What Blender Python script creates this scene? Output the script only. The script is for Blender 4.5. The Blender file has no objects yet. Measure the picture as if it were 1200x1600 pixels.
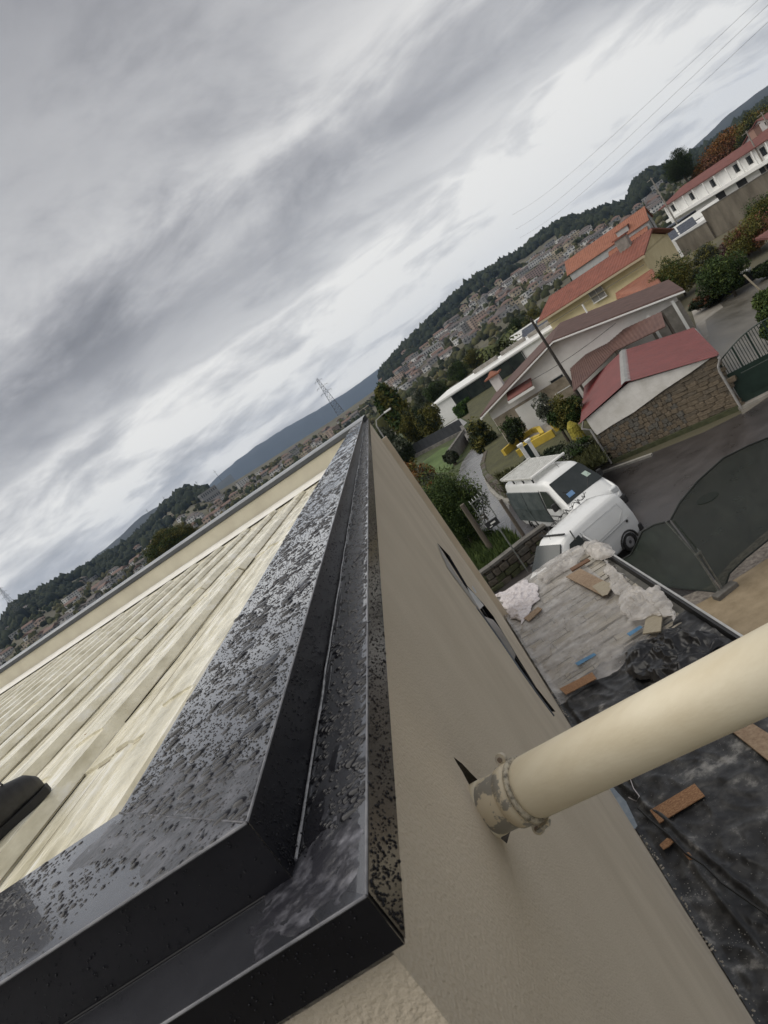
import bpy, bmesh, math, random
import numpy as np
from mathutils import Vector, Matrix, noise as mnoise

random.seed(7)
rng = np.random.default_rng(7)
PI = math.pi
SC = bpy.context.scene
COL = SC.collection

# ------------------------------------------------------------------ camera
H = 8.5                      # eye height above the street
FPX = 1050.0                 # focal length in pixels of the 1200x1600 photograph
_roll = math.radians(35.0)
_vp = np.array([575.5, 624.0])
_r = np.array([math.cos(_roll), -math.sin(_roll)])
_d = np.array([math.sin(_roll), math.cos(_roll)])
_rel = _vp - np.array([600., 800.])
_al = _rel @ _r
_h = -(_rel @ _d)
_pt = math.atan(_h / FPX)
_yw = math.atan(_al / math.hypot(FPX, _h))
CF = np.array([-math.sin(_yw) * math.cos(_pt), math.cos(_yw) * math.cos(_pt), -math.sin(_pt)])
CR = np.array([math.cos(_yw), math.sin(_yw), 0.])
CD = np.cross(CF, CR)
if CD[2] > 0:
    CD = -CD
IX = CR * _r[0] + CD * _d[0]
IY = CR * _r[1] + CD * _d[1]
cam_data = bpy.data.cameras.new('camera')
cam = bpy.data.objects.new('camera', cam_data)
COL.objects.link(cam)
cam_data.sensor_fit = 'VERTICAL'
cam_data.sensor_height = 36.0
cam_data.lens = FPX / 1600 * 36.0
cam_data.clip_start = 0.02
cam_data.clip_end = 20000
cam_data.dof.use_dof = True
cam_data.dof.focus_distance = 2.2
cam_data.dof.aperture_fstop = 16.0
m3 = Matrix(((IX[0], -IY[0], -CF[0]), (IX[1], -IY[1], -CF[1]), (IX[2], -IY[2], -CF[2])))
cam.matrix_world = Matrix.Translation((0, 0, H)) @ m3.to_4x4()
SC.camera = cam

def ray(x, y):
    return CF + IX * (x - 600) / FPX + IY * (y - 800) / FPX
def G(x, y, z=0.0):
    v = ray(x, y); v = v * (z - H) / v[2]
    return Vector((v[0], v[1], z))
def AX(x, y, X):
    v = ray(x, y); v = v * X / v[0]
    return Vector((X, v[1], v[2] + H))
def AY(x, y, Y):
    v = ray(x, y); v = v * Y / v[1]
    return Vector((v[0], Y, v[2] + H))
def proj(p):
    p = np.array([p[0], p[1], p[2] - H]); w = p @ CF
    return 600 + FPX * (p @ IX) / w, 800 + FPX * (p @ IY) / w

# ------------------------------------------------------------------ world: overcast sky over a Nishita base
SUN_EL, SUN_AZ = math.radians(58), math.radians(-92)     # azimuth clockwise from +Y
world = bpy.data.worlds.new('World')
SC.world = world
world.use_nodes = True
wn, wl = world.node_tree.nodes, world.node_tree.links
wn.clear()
def N(t, **k):
    n = wn.new(t)
    for a, b in k.items():
        setattr(n, a, b)
    return n
def wmath(op, a, b=None, c=None, clamp=False):
    n = N('ShaderNodeMath', operation=op, use_clamp=clamp)
    for i, v in enumerate((a, b, c)):
        if v is None: continue
        if isinstance(v, (int, float)): n.inputs[i].default_value = v
        else: wl.new(v, n.inputs[i])
    return n.outputs[0]
out = N('ShaderNodeOutputWorld'); bg = N('ShaderNodeBackground')
bg.inputs['Strength'].default_value = 0.1
wl.new(bg.outputs[0], out.inputs[0])
sky = N('ShaderNodeTexSky', sky_type='NISHITA', sun_disc=False)
sky.sun_elevation = SUN_EL; sky.sun_rotation = SUN_AZ
sky.air_density = 1.0; sky.dust_density = 2.0
tc = N('ShaderNodeTexCoord'); sep = N('ShaderNodeSeparateXYZ')
wl.new(tc.outputs['Generated'], sep.inputs[0])
zz = wmath('MAXIMUM', sep.outputs['Z'], 0.0)
den = wmath('ADD', zz, 0.24)
cx_ = wmath('DIVIDE', sep.outputs['X'], den); cy_ = wmath('DIVIDE', sep.outputs['Y'], den)
comb = N('ShaderNodeCombineXYZ'); wl.new(cx_, comb.inputs[0]); wl.new(cy_, comb.inputs[1])
def wmap(src, rot, scale, loc=(0, 0, 0)):
    m = N('ShaderNodeMapping'); wl.new(src, m.inputs[0])
    m.inputs['Rotation'].default_value = (0, 0, rot); m.inputs['Scale'].default_value = scale
    m.inputs['Location'].default_value = loc
    return m.outputs[0]
def wnoise(src, scale, detail, rough=.55, dist=0.0):
    n = N('ShaderNodeTexNoise'); wl.new(src, n.inputs['Vector'])
    n.inputs['Scale'].default_value = scale; n.inputs['Detail'].default_value = detail
    n.inputs['Roughness'].default_value = rough; n.inputs['Distortion'].default_value = dist
    return n.outputs['Fac']
n1 = wnoise(wmap(comb.outputs[0], 0.22, (0.55, 1.0, 1), (5.7, 15.3, 0)), 1.0, 4, .5, .4)     # broad bands
n2 = wnoise(wmap(comb.outputs[0], 0.35, (0.85, 1.15, 1), (10.1, 5.9, 0)), 2.3, 10, .58, .35)      # cloud bodies
n3 = wnoise(wmap(comb.outputs[0], 0.45, (1.0, 1.2, 1), (1.3, 9.2, 0)), 7.5, 8, .62, .25)       # wisps
n2s = N('ShaderNodeMapRange', clamp=True, interpolation_type='SMOOTHSTEP'); wl.new(n2, n2s.inputs[0])
n2s.inputs[1].default_value = .34; n2s.inputs[2].default_value = .66
ez_ = wmath('ADD', zz, wmath('ADD', wmath('MULTIPLY_ADD', n1, .26, -.13), wmath('MULTIPLY_ADD', n2, .16, -.08)))
ez_ = wmath('ADD', ez_, wmath('MULTIPLY_ADD', n3, .05, -.025))
el = N('ShaderNodeMapRange', clamp=True); wl.new(ez_, el.inputs[0])
el.inputs[1].default_value = 0.0; el.inputs[2].default_value = 0.75
# elevation profile broken up by the cloud noise: bright belt above the horizon, a dark bank over it, mixed cover overhead
cr = N('ShaderNodeValToRGB'); wl.new(el.outputs[0], cr.inputs[0]); cr.color_ramp.interpolation = 'EASE'
E = cr.color_ramp.elements
E[0].position = 0.0; E[0].color = (.45, .45, .45, 1)
E[1].position = 1.0; E[1].color = (.25, .25, .25, 1)
for p, v in ((.05, .44), (.14, .53), (.205, .52), (.25, .33), (.32, .25), (.40, .29), (.47, .37), (.60, .28), (.75, .225)):
    e = cr.color_ramp.elements.new(p); e.color = (v, v, v, 1)
a_ = wmath('MULTIPLY_ADD', n1, 0.7, -0.35)
b_ = wmath('MULTIPLY_ADD', n2s.outputs[0], 0.54, -0.27)
c_ = wmath('MULTIPLY_ADD', n3, 0.40, -0.20)
s_ = wmath('ADD', wmath('ADD', a_, b_), c_)
v_ = wmath('ADD', cr.outputs[0], wmath('MULTIPLY', s_, cr.outputs[0]))
def lobe(px, py, w, amp):
    global v_
    d = ray(px, py); d = d / np.linalg.norm(d)
    dp = N('ShaderNodeVectorMath', operation='DOT_PRODUCT'); nrmz = N('ShaderNodeVectorMath', operation='NORMALIZE')
    wl.new(tc.outputs['Generated'], nrmz.inputs[0]); wl.new(nrmz.outputs[0], dp.inputs[0]); dp.inputs[1].default_value = tuple(d)
    mr = N('ShaderNodeMapRange', clamp=True, interpolation_type='SMOOTHSTEP'); wl.new(dp.outputs['Value'], mr.inputs[0])
    mr.inputs[1].default_value = math.cos(math.radians(w)); mr.inputs[2].default_value = 1.0; mr.inputs[3].default_value = 0; mr.inputs[4].default_value = amp
    v_ = wmath('ADD', v_, mr.outputs[0])
lobe(860, 200, 26, .09)
lobe(480, 560, 16, .04)
v_ = wmath('MINIMUM', wmath('MAXIMUM', v_, 0.12), 0.60)
# tint: thick parts a little violet grey, thin parts warm white
tint = N('ShaderNodeValToRGB'); wl.new(v_, tint.inputs[0])
T = tint.color_ramp.elements
T[0].position = .15; T[0].color = (.955, .96, 1.015, 1)
T[1].position = .75; T[1].color = (1.045, 1.02, .95, 1)
mulc = N('ShaderNodeVectorMath', operation='SCALE'); wl.new(tint.outputs[0], mulc.inputs[0])
wl.new(wmath('MULTIPLY', v_, 8.3), mulc.inputs['Scale'])
mix = N('ShaderNodeMix', data_type='RGBA')
mix.inputs[0].default_value = 0.965
wl.new(sky.outputs[0], mix.inputs[6]); wl.new(mulc.outputs[0], mix.inputs[7])
wl.new(mix.outputs[2], bg.inputs['Color'])

# ------------------------------------------------------------------ sun behind the clouds
sd = bpy.data.lights.new('sun', 'SUN'); sd.energy = 1.5; sd.angle = math.radians(85); sd.color = (1, .95, .86)
so = bpy.data.objects.new('sun', sd); COL.objects.link(so)
sv = Vector((math.sin(SUN_AZ) * math.cos(SUN_EL), math.cos(SUN_AZ) * math.cos(SUN_EL), math.sin(SUN_EL)))
so.rotation_euler = sv.to_track_quat('Z', 'Y').to_euler()
so.location = (0, 0, 60)

SC.view_settings.view_transform = 'Standard'
SC.view_settings.look = 'None'
SC.view_settings.exposure = 0.82
SC.view_settings.gamma = 1.0
SC.view_settings.use_curve_mapping = False
SC.cycles.max_bounces = 6
SC.cycles.volume_bounces = 1
SC.cycles.transparent_max_bounces = 10

# ------------------------------------------------------------------ materials
MATS = {}
def mat(name, c1, c2=None, rough=.7, scale=4., detail=5, bump=0., bscale=40., metal=0., spec=.5,
        island=0., stretch=(1, 1, 1), c3=None, wet=0., coat=0., bstretch=(1, 1, 1), ramp=(.35, .65), ridge=0.):
    if name in MATS: return MATS[name]
    m = bpy.data.materials.new(name); m.use_nodes = True
    n, l = m.node_tree.nodes, m.node_tree.links
    b = n['Principled BSDF']
    b.inputs['Roughness'].default_value = rough
    b.inputs['Metallic'].default_value = metal
    b.inputs['Specular IOR Level'].default_value = spec
    if coat: b.inputs['Coat Weight'].default_value = coat
    b.inputs['Base Color'].default_value = (*c1, 1)
    t = n.new('ShaderNodeTexCoord')
    mp = n.new('ShaderNodeMapping'); mp.inputs['Scale'].default_value = stretch
    l.new(t.outputs['Object'], mp.inputs[0])
    colout = None
    if c2:
        x = n.new('ShaderNodeTexNoise'); x.inputs['Scale'].default_value = scale; x.inputs['Detail'].default_value = detail
        x.inputs['Roughness'].default_value = .62
        l.new(mp.outputs[0], x.inputs['Vector'])
        r = n.new('ShaderNodeValToRGB'); l.new(x.outputs['Fac'], r.inputs[0])
        r.color_ramp.elements[0].position = ramp[0]; r.color_ramp.elements[0].color = (*c1, 1)
        r.color_ramp.elements[1].position = ramp[1]; r.color_ramp.elements[1].color = (*c2, 1)
        if c3:
            e = r.color_ramp.elements.new(min(.98, ramp[1] + .12)); e.color = (*c3, 1)
        colout = r.outputs[0]
        if wet:
            q = n.new('ShaderNodeMapRange'); l.new(x.outputs['Fac'], q.inputs[0])
            q.inputs[1].default_value = .35; q.inputs[2].default_value = .65
            q.inputs[3].default_value = rough - wet; q.inputs[4].default_value = rough
            l.new(q.outputs[0], b.inputs['Roughness'])
    if island:
        g = n.new('ShaderNodeNewGeometry')
        q = n.new('ShaderNodeMapRange'); l.new(g.outputs['Random Per Island'], q.inputs[0])
        q.inputs[3].default_value = 1 - island; q.inputs[4].default_value = 1 + island
        hs = n.new('ShaderNodeHueSaturation')
        if colout: l.new(colout, hs.inputs['Color'])
        else: hs.inputs['Color'].default_value = (*c1, 1)
        l.new(q.outputs[0], hs.inputs['Value'])
        q2 = n.new('ShaderNodeMapRange'); l.new(g.outputs['Random Per Island'], q2.inputs[0])
        q2.inputs[3].default_value = .5 + .04 * island; q2.inputs[4].default_value = .5 - .04 * island
        l.new(q2.outputs[0], hs.inputs['Hue'])
        colout = hs.outputs[0]
    if colout: l.new(colout, b.inputs['Base Color'])
    if bump:
        y = n.new('ShaderNodeTexNoise'); y.inputs['Scale'].default_value = bscale; y.inputs['Detail'].default_value = 4
        if ridge:
            y.noise_type = 'RIDGED_MULTIFRACTAL'; y.inputs['Roughness'].default_value = .45; y.inputs['Distortion'].default_value = .6
        mp2 = n.new('ShaderNodeMapping'); mp2.inputs['Scale'].default_value = bstretch
        l.new(t.outputs['Object'], mp2.inputs[0]); l.new(mp2.outputs[0], y.inputs['Vector'])
        bb = n.new('ShaderNodeBump'); bb.inputs['Strength'].default_value = 1.0
        bb.inputs['Distance'].default_value = bump
        l.new(y.outputs['Fac'], bb.inputs['Height']); l.new(bb.outputs[0], b.inputs['Normal'])
    MATS[name] = m
    return m

M_wall = mat('render_beige', (.62, .535, .415), (.72, .63, .50), rough=.9, scale=.9, detail=8, bump=.0042, bscale=150)
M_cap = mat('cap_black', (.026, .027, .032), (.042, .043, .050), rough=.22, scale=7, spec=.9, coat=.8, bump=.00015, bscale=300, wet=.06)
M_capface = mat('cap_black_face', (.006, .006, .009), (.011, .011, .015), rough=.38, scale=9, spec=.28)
M_film = mat('cap_drip_face', (.055, .046, .040), (.10, .085, .072), rough=.25, scale=9)
M_drop = mat('water_drop', (.012, .012, .015), rough=.03, spec=.32)
M_dropf = mat('water_drop_dark', (.012, .012, .015), rough=.12, spec=.18)
M_solder = mat('cap_sealant', (.022, .022, .028), (.10, .10, .115), rough=.32, scale=38, detail=8, c3=(.24, .24, .27), bump=.0015, bscale=90, ramp=(.45, .60))
M_white = mat('white_wall', (.70, .67, .64), (.80, .775, .745), rough=.8, scale=1.3)
M_whitepaint = mat('white_paint', (.74, .74, .72), (.80, .80, .78), rough=.5, scale=2)
M_concrete = mat('concrete', (.19, .175, .155), (.31, .29, .26), rough=.8, scale=2.2, bump=.01, bscale=14)
M_concrete_dk = mat('concrete_dark', (.085, .08, .072), (.17, .16, .145), rough=.8, scale=2.5, bump=.01, bscale=14)
M_dark = mat('dark_gap', (.012, .012, .013), rough=.6)
M_glass = mat('window_glass', (.02, .024, .028), rough=.08, spec=.8)
M_steel = mat('steel_grey', (.28, .28, .28), (.36, .36, .36), rough=.45, metal=.6, scale=8)
M_wood = mat('pole_wood', (.085, .07, .055), (.16, .135, .11), rough=.85, scale=6, stretch=(1, 1, .1))
M_bark = mat('bark', (.05, .042, .032), (.10, .085, .065), rough=.9, scale=7)

# ------------------------------------------------------------------ mesh helpers
class MB:
    def __init__(s): s.v = []; s.f = []; s.m = []
    def add(s, vs, fs, mi=0):
        o = len(s.v); s.v.extend([tuple(v) for v in vs]); s.f.extend([tuple(i + o for i in f) for f in fs]); s.m.extend([mi] * len(fs)); return s
    def box(s, c, d, rz=0., mi=0, R=None, taper=1.0):
        hx, hy, hz = d[0] / 2, d[1] / 2, d[2] / 2
        R = R or Matrix.Rotation(rz, 3, 'Z')
        vs = []
        for z in (-hz, hz):
            t = taper if z > 0 else 1
            for x, y in ((-hx, -hy), (hx, -hy), (hx, hy), (-hx, hy)):
                vs.append(Vector(c) + R @ Vector((x * t, y * t, z)))
        return s.add(vs, [(3, 2, 1, 0), (4, 5, 6, 7), (0, 1, 5, 4), (1, 2, 6, 5), (2, 3, 7, 6), (3, 0, 4, 7)], mi)
    def beam(s, a, b, w, h, mi=0, up=(0, 0, 1)):
        a, b = Vector(a), Vector(b); d = b - a; L = d.length
        if L < 1e-6: return s
        z = d / L; u = Vector(up)
        if abs(z.dot(u)) > .97: u = Vector((1, 0, 0))
        x = u.cross(z).normalized(); y = z.cross(x)
        R = Matrix((x, y, z)).transposed()
        return s.box((a + b) / 2, (w, h, L), R=R, mi=mi)
    def tube(s, path, r, n=8, mi=0, cap=True, closed=False):
        path = [Vector(p) for p in path]; K = len(path)
        rs = r if isinstance(r, (list, tuple)) else [r] * K
        vs = []; prev = None
        for i, p in enumerate(path):
            t = (path[min(i + 1, K - 1)] - path[max(i - 1, 0)])
            t = t.normalized() if t.length > 1e-9 else Vector((0, 0, 1))
            if prev is None:
                u = Vector((0, 0, 1)) if abs(t.z) < .9 else Vector((1, 0, 0))
                x = u.cross(t).normalized()
            else:
                x = (prev - t * prev.dot(t)).normalized()
            prev = x; y = t.cross(x)
            for k in range(n):
                a = 2 * PI * k / n
                vs.append(p + (x * math.cos(a) + y * math.sin(a)) * rs[i])
        fs = []
        for i in range(K - 1):
            for k in range(n):
                fs.append((i * n + k, i * n + (k + 1) % n, (i + 1) * n + (k + 1) % n, (i + 1) * n + k))
        if cap:
            fs.append(tuple(range(n - 1, -1, -1))); fs.append(tuple((K - 1) * n + k for k in range(n)))
        return s.add(vs, fs, mi)
    def prism(s, poly, z0, z1, mi=0, M=None):
        """closed xy polygon extruded in z; M maps to place"""
        n = len(poly); vs = [Vector((p[0], p[1], z0)) for p in poly] + [Vector((p[0], p[1], z1)) for p in poly]
        if M is not None: vs = [M @ v for v in vs]
        fs = [tuple(range(n - 1, -1, -1)), tuple(range(n, 2 * n))] + [(i, (i + 1) % n, n + (i + 1) % n, n + i) for i in range(n)]
        return s.add(vs, fs, mi)
    def quad(s, a, b, c, d, mi=0): return s.add([a, b, c, d], [(0, 1, 2, 3)], mi)
    def slab(s, pts, t, mi=0):
        """planar polygon pts given thickness t along its normal (downwards)"""
        pts = [Vector(p) for p in pts]
        nrm = (pts[1] - pts[0]).cross(pts[2] - pts[1]).normalized()
        if nrm.z < 0: nrm = -nrm
        lo = [p - nrm * t for p in pts]; n = len(pts)
        return s.add(pts + lo, [tuple(range(n)), tuple(range(2 * n - 1, n - 1, -1))] + [(i, (i + 1) % n, n + (i + 1) % n, n + i) for i in range(n)], mi)
    def grid(s, nx, ny, fn, mi=0):
        vs = [fn(i / nx, j / ny) for j in range(ny + 1) for i in range(nx + 1)]
        fs = [(j * (nx + 1) + i, j * (nx + 1) + i + 1, (j + 1) * (nx + 1) + i + 1, (j + 1) * (nx + 1) + i) for j in range(ny) for i in range(nx)]
        return s.add(vs, fs, mi)
    def build(s, name, mats, parent=None, smooth=False, off=None, bevel=0., fixn=True, link=True):
        if not isinstance(mats, (list, tuple)): mats = [mats]
        me = bpy.data.meshes.new(name)
        vs = s.v
        if off is not None: vs = [(v[0] - off[0], v[1] - off[1], v[2] - off[2]) for v in vs]
        me.from_pydata([tuple(v) for v in vs], [], s.f); 
        for m in mats: me.materials.append(m)
        if len(mats) > 1: me.polygons.foreach_set('material_index', s.m)
        if fixn and len(s.f) < 60000:
            bm = bmesh.new(); bm.from_mesh(me); bmesh.ops.recalc_face_normals(bm, faces=bm.faces); bm.to_mesh(me); bm.free()
        if smooth: me.polygons.foreach_set('use_smooth', [True] * len(me.polygons))
        me.update()
        o = bpy.data.objects.new(name, me)
        if link: COL.objects.link(o)
        if parent is not None: o.parent = parent
        if bevel:
            b = o.modifiers.new('bevel', 'BEVEL'); b.width = bevel; b.segments = 2; b.limit_method = 'ANGLE'; b.angle_limit = math.radians(40)
        return o

def tag(o, label=None, cat=None, group=None, kind=None):
    if label: o['label'] = label
    if cat: o['category'] = cat
    if group: o['group'] = group
    if kind: o['kind'] = kind
    return o
def thing(name, label, cat, loc=(0, 0, 0), rz=0., group=None):
    o = bpy.data.objects.new(name, None); COL.objects.link(o)
    o.empty_display_size = .2
    o.location = loc; o.rotation_euler = (0, 0, rz)
    return tag(o, label, cat, group)
def copy_tree(o, parent=None):
    c = o.copy(); COL.objects.link(c)
    if parent is not None: c.parent = parent
    for ch in list(o.children): copy_tree(ch, c)
    return c
def inst(me, name, parent=None, loc=(0, 0, 0), rot=(0, 0, 0), sc=(1, 1, 1)):
    o = bpy.data.objects.new(name, me); COL.objects.link(o)
    if parent is not None: o.parent = parent
    o.location = loc; o.rotation_euler = rot; o.scale = sc
    return o
def nz(x, y, z=0., s=1.):
    return mnoise.noise(Vector((x * s, y * s, z * s)))
def lerp(a, b, t): return a + (b - a) * t

def numpy_mesh(name, verts, faces, mats, parent=None, smooth=False, midx=None):
    me = bpy.data.meshes.new(name)
    verts = np.asarray(verts, dtype=np.float32); faces = np.asarray(faces, dtype=np.int32)
    k = faces.shape[1]; nf = len(faces)
    me.vertices.add(len(verts)); me.vertices.foreach_set('co', verts.ravel())
    me.loops.add(nf * k); me.loops.foreach_set('vertex_index', faces.ravel())
    me.polygons.add(nf); me.polygons.foreach_set('loop_start', np.arange(nf, dtype=np.int32) * k)
    try: me.polygons.foreach_set('loop_total', np.full(nf, k, dtype=np.int32))
    except Exception: pass
    for m in (mats if isinstance(mats, (list, tuple)) else [mats]): me.materials.append(m)
    if midx is not None: me.polygons.foreach_set('material_index', np.asarray(midx, dtype=np.int32))
    if smooth: me.polygons.foreach_set('use_smooth', np.ones(nf, dtype=bool))
    me.update(calc_edges=True); me.validate()
    o = bpy.data.objects.new(name, me); COL.objects.link(o)
    if parent is not None: o.parent = parent
    return o
# ================================================================== THE RENDERED BUILDING WE STAND ON
XW = -0.238          # outer face of the long wall
YW0 = 0.482          # outer face of the short wall nearest the camera
YEND = 13.6
ZR = 3.17            # level of the lower flat roof
bld = thing('rendered_building', 'beige rendered building in the foreground, its long blank wall dropping to the lower flat roof', 'building', (XW, YW0, 0))
OFF = (XW, YW0, 0)
# long wall with the hole of the drain pipe and the tall narrow opening (in the plane x = XW)
PIPE_C = (1.13 * .985, 8.5 - .585 * 1.1333)     # y, z of the pipe where it leaves the wall
hole = [AX(px, py, XW) for px, py in ((709, 1183), (722, 1193), (735, 1207), (752, 1224), (775, 1250), (800, 1290), (792, 1318), (780, 1308), (762, 1284), (742, 1246), (732, 1224), (722, 1205), (713, 1191))]
opening_px_l = [(683, 848), (720, 906), (757, 963), (810, 1040), (860, 1112)]
opening_px_r = [(868, 1112), (838, 1074), (806, 1022), (771, 963), (755, 943), (730, 915), (702, 868)]
opening = [AX(px, py, XW) for px, py in opening_px_l + opening_px_r]
bm = bmesh.new()
def loop(pts):
    vs = [bm.verts.new(p) for p in pts]
    return [bm.edges.new((vs[i], vs[(i + 1) % len(vs)])) for i in range(len(vs))], vs
outer = [Vector((XW, YW0, 0)), Vector((XW, YEND, 0)), Vector((XW, YEND, 8.13)), Vector((XW, YW0, 8.13))]
ed = []
for ring in (outer, hole, opening):
    e, _ = loop(ring); ed += e
bmesh.ops.triangle_fill(bm, use_beauty=True, use_dissolve=False, edges=ed, normal=(1, 0, 0))
# reveals going into the wall
for ring, dep in ((hole, .03), (opening, .13)):
    a = [bm.verts.new(p) for p in ring]; b = [bm.verts.new(p - Vector((dep, 0, 0))) for p in ring]
    for i in range(len(a)):
        j = (i + 1) % len(a); bm.faces.new((a[i], a[j], b[j], b[i]))
me = bpy.data.meshes.new('long_wall')
bmesh.ops.translate(bm, verts=bm.verts, vec=-Vector(OFF)); bm.to_mesh(me); bm.free()
me.materials.append(M_wall); me.materials.append(mat('hole_shade', (.035, .03, .024), (.09, .075, .06), rough=.95, scale=60)); me.materials.append(M_capface)  # hole reveals dark brown: shade of the recess put into the colour
for p_ in me.polygons:
    if abs(p_.normal.x) < .5 and p_.center.y < 2 and p_.center.y > .1: p_.material_index = 1
    elif abs(p_.normal.x) < .5 and p_.center.y > 3: p_.material_index = 2
o = bpy.data.objects.new('long_wall', me); COL.objects.link(o); o.parent = bld
# backs of the hole and of the opening
MB().box((XW - .075, hole[4].y, hole[4].z + .05), (.10, .5, .5)).build('hole_back', M_dark, bld, off=OFF)  # near-black back carries the shade inside the hole in its colour
# body: short wall facing the camera, back side, inner faces of the parapet
b = MB()
b.box(((XW - 7.5) / 2, YW0 + .04, 4.06), (7.5 - abs(XW), .08, 8.12)).build('short_wall', M_wall, bld, off=OFF)
MB().box(((XW - 6.0) / 2, YEND - .1, 3.9), (6.0, .2, 7.6)).build('far_wall', M_wall, bld, off=OFF)
b = MB()
b.box((XW - .15, (YEND + YW0) / 2 + .05, 7.9), (.26, YEND - YW0 - .2, .42)).build('parapet_core', M_wall, bld, off=OFF)

# black metal cap: stepped section, long run and short run mitred at the corner
XO, XC, XR, XI = -.215, -.312, -.312, -.590       # outer face, crease, ridge, inner edge
YO, YC, YI = .459, .567, .835
ZB, ZO, ZC, ZRG, ZI = 8.141, 8.193, 8.176, 8.247, 8.238
cap = thing('parapet_cap', 'wet black metal parapet cap with a stepped profile, beaded with rain, turning the near corner', 'parapet cap', (XO, YO, ZB))
COFF = (XO, YO, ZB)
XL = -7.5
def capstrip(name, x0, y0, z0, x1, y1, z1, m, dx=0.):
    """one folded face of the cap: long run (constant x) and short run (constant y) sharing a mitre"""
    mb = MB(); ny = 120
    # long run
    for k in range(ny):
        ya0 = lerp(y0, YEND, (k / ny) ** 1.6) if k else y0; yb0 = lerp(y0, YEND, ((k + 1) / ny) ** 1.6)
        ya1 = lerp(y1, YEND, (k / ny) ** 1.6) if k else y1; yb1 = lerp(y1, YEND, ((k + 1) / ny) ** 1.6)
        w = lambda y, s: .0012 * nz(y, s * 3.1, 0, 1.7)
        mb.quad((x0 + w(ya0, x0), ya0, z0), (x0 + w(yb0, x0), yb0, z0), (x1 + w(yb1, x1), yb1, z1), (x1 + w(ya1, x1), ya1, z1))
    mb.quad((x0, y0, z0), (x1, y1, z1), (XL, y1, z1), (XL, y0, z0))
    return mb.build(name, m, cap, off=COFF)
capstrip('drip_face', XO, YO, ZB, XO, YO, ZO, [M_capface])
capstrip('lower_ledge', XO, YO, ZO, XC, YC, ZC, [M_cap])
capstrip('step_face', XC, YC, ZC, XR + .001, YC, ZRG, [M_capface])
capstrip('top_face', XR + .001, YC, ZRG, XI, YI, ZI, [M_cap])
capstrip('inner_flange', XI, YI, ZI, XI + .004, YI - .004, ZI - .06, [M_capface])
# the long drip face carries a brownish layer, beige reflections put into its colour
MB().quad((XO + .0015, YO + .004, ZB + .0005), (XO + .0015, YEND, ZB + .0005), (XO + .0015, YEND, ZO - .0008), (XO + .0015, YO + .004, ZO - .0008)).build('drip_reflection', M_film, cap, off=COFF)
# folded beads along the ridge, crease and outer edges
M_edge = mat('cap_edge', (.10, .10, .11), (.22, .22, .23), rough=.35, scale=30)
for nm, p, q, rr in (('ridge_edge', (XR, YC, ZRG), (XR, YEND, ZRG), .0016), ('ridge_edge', (XR, YC, ZRG), (XL, YC, ZRG), .0016),
                     ('outer_edge', (XO, YO, ZO), (XO, YEND, ZO), .0014), ('outer_edge', (XO, YO, ZO), (XL, YO, ZO), .0014)):
    pts = [Vector(p).lerp(Vector(q), (k / 30) ** 1.5) for k in range(31)]
    MB().tube(pts, rr, 6).build(nm, M_edge, cap, off=COFF)
# wavering bead of sealant along the crease
M_bead = mat('sealant_bead', (.16, .16, .17), (.42, .42, .43), rough=.22, scale=60)
pts = []
rad = []
y = YC + .02
while y < YEND:
    pts.append((XC + .004 + .004 * nz(y, 3, 0, 6) + (.010 * max(0, nz(y, 9, 0, 1.4))), y, ZC + .003)); rad.append(.0016 + .0014 * max(0, nz(y, 1, 0, 25)))
    y += .012 + y * .006
MB().tube(pts, rad, 6).build('crease_bead', M_bead, cap, off=COFF)
MB().tube([(lerp(XC - .03, XL, (k / 40) ** 1.4), YC - .001, ZC + .001) for k in range(41)], .0009, 5).build('crease_joint', M_dark, cap, off=COFF)
# smeared sealant at the corner
def smear(u, v):
    x = lerp(XO - .004, XC - .035, u); y = lerp(YO + .006, YC + .065, v)
    edge = min(u, v, 1 - u, 1 - v)
    r = math.hypot(u - .5, v - .45)
    z0 = lerp(ZO, ZC, min(1, max(0, (x - XO) / (XC - XO)))) if x > XC else ZC
    zb = min(lerp(ZO, ZC, min(1, (XO - x) / (XO - XC))), 9) if True else 0
    zb2 = lerp(ZO, ZC, max(0, min(1, (y - YO) / (YC - YO))))
    z0 = max(zb, zb2)
    hgt = .0022 * (1.0 - r * 2.3) + .0016 * nz(x, y, 0, 45) + .0006 * nz(x, y, 4, 120)
    return (x, y, z0 + (hgt if x > XC + .002 else hgt))
MB().grid(40, 40, smear).build('corner_sealant', M_solder, cap, smooth=True, off=COFF)
MB().tube([(lerp(XR, XI, t), lerp(YC, YI, t), lerp(ZRG, ZI, t) + .0002) for t in np.linspace(0, 1, 12)], .0016, 5).build('mitre_seam', M_solder, cap, smooth=True, off=COFF)

def smear2(u, v):
    t = lerp(-.05, 1.03, u); w = (v - .5) * .17 * (1 + .5 * nz(u * 4, v * 3, 2))
    x = lerp(XR, XI, min(1, max(0, t))) - w * .72 - max(0, t - 1) * 0; y = lerp(YC, YI, min(1, max(0, t))) - w * .70
    x = min(max(x, XI + .004) if y > YI - .01 else x, XR - .002); y = max(y, YC + .002)
    f = max(0, min(1, (XR - x) / (XR - XI))); g = max(0, min(1, (y - YC) / (YI - YC))); e = min(f, g) if True else f
    z = lerp(ZRG, ZI, e); edge = min(1, 6 * min(u, v, 1 - u, 1 - v))
    return (x, y, z - .0005 + edge * (.0011 + .0007 * nz(x, y, 1, 70) + .0003 * nz(x, y, 2, 200)))
MB().grid(60, 30, smear2).build('mitre_sealant', mat('mitre_residue', (.034, .035, .041), (.10, .10, .115), rough=.30, scale=30, detail=10, c3=(.17, .17, .19), bump=.0012, bscale=120, ramp=(.46, .64)), cap, smooth=True, off=COFF)
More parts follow.
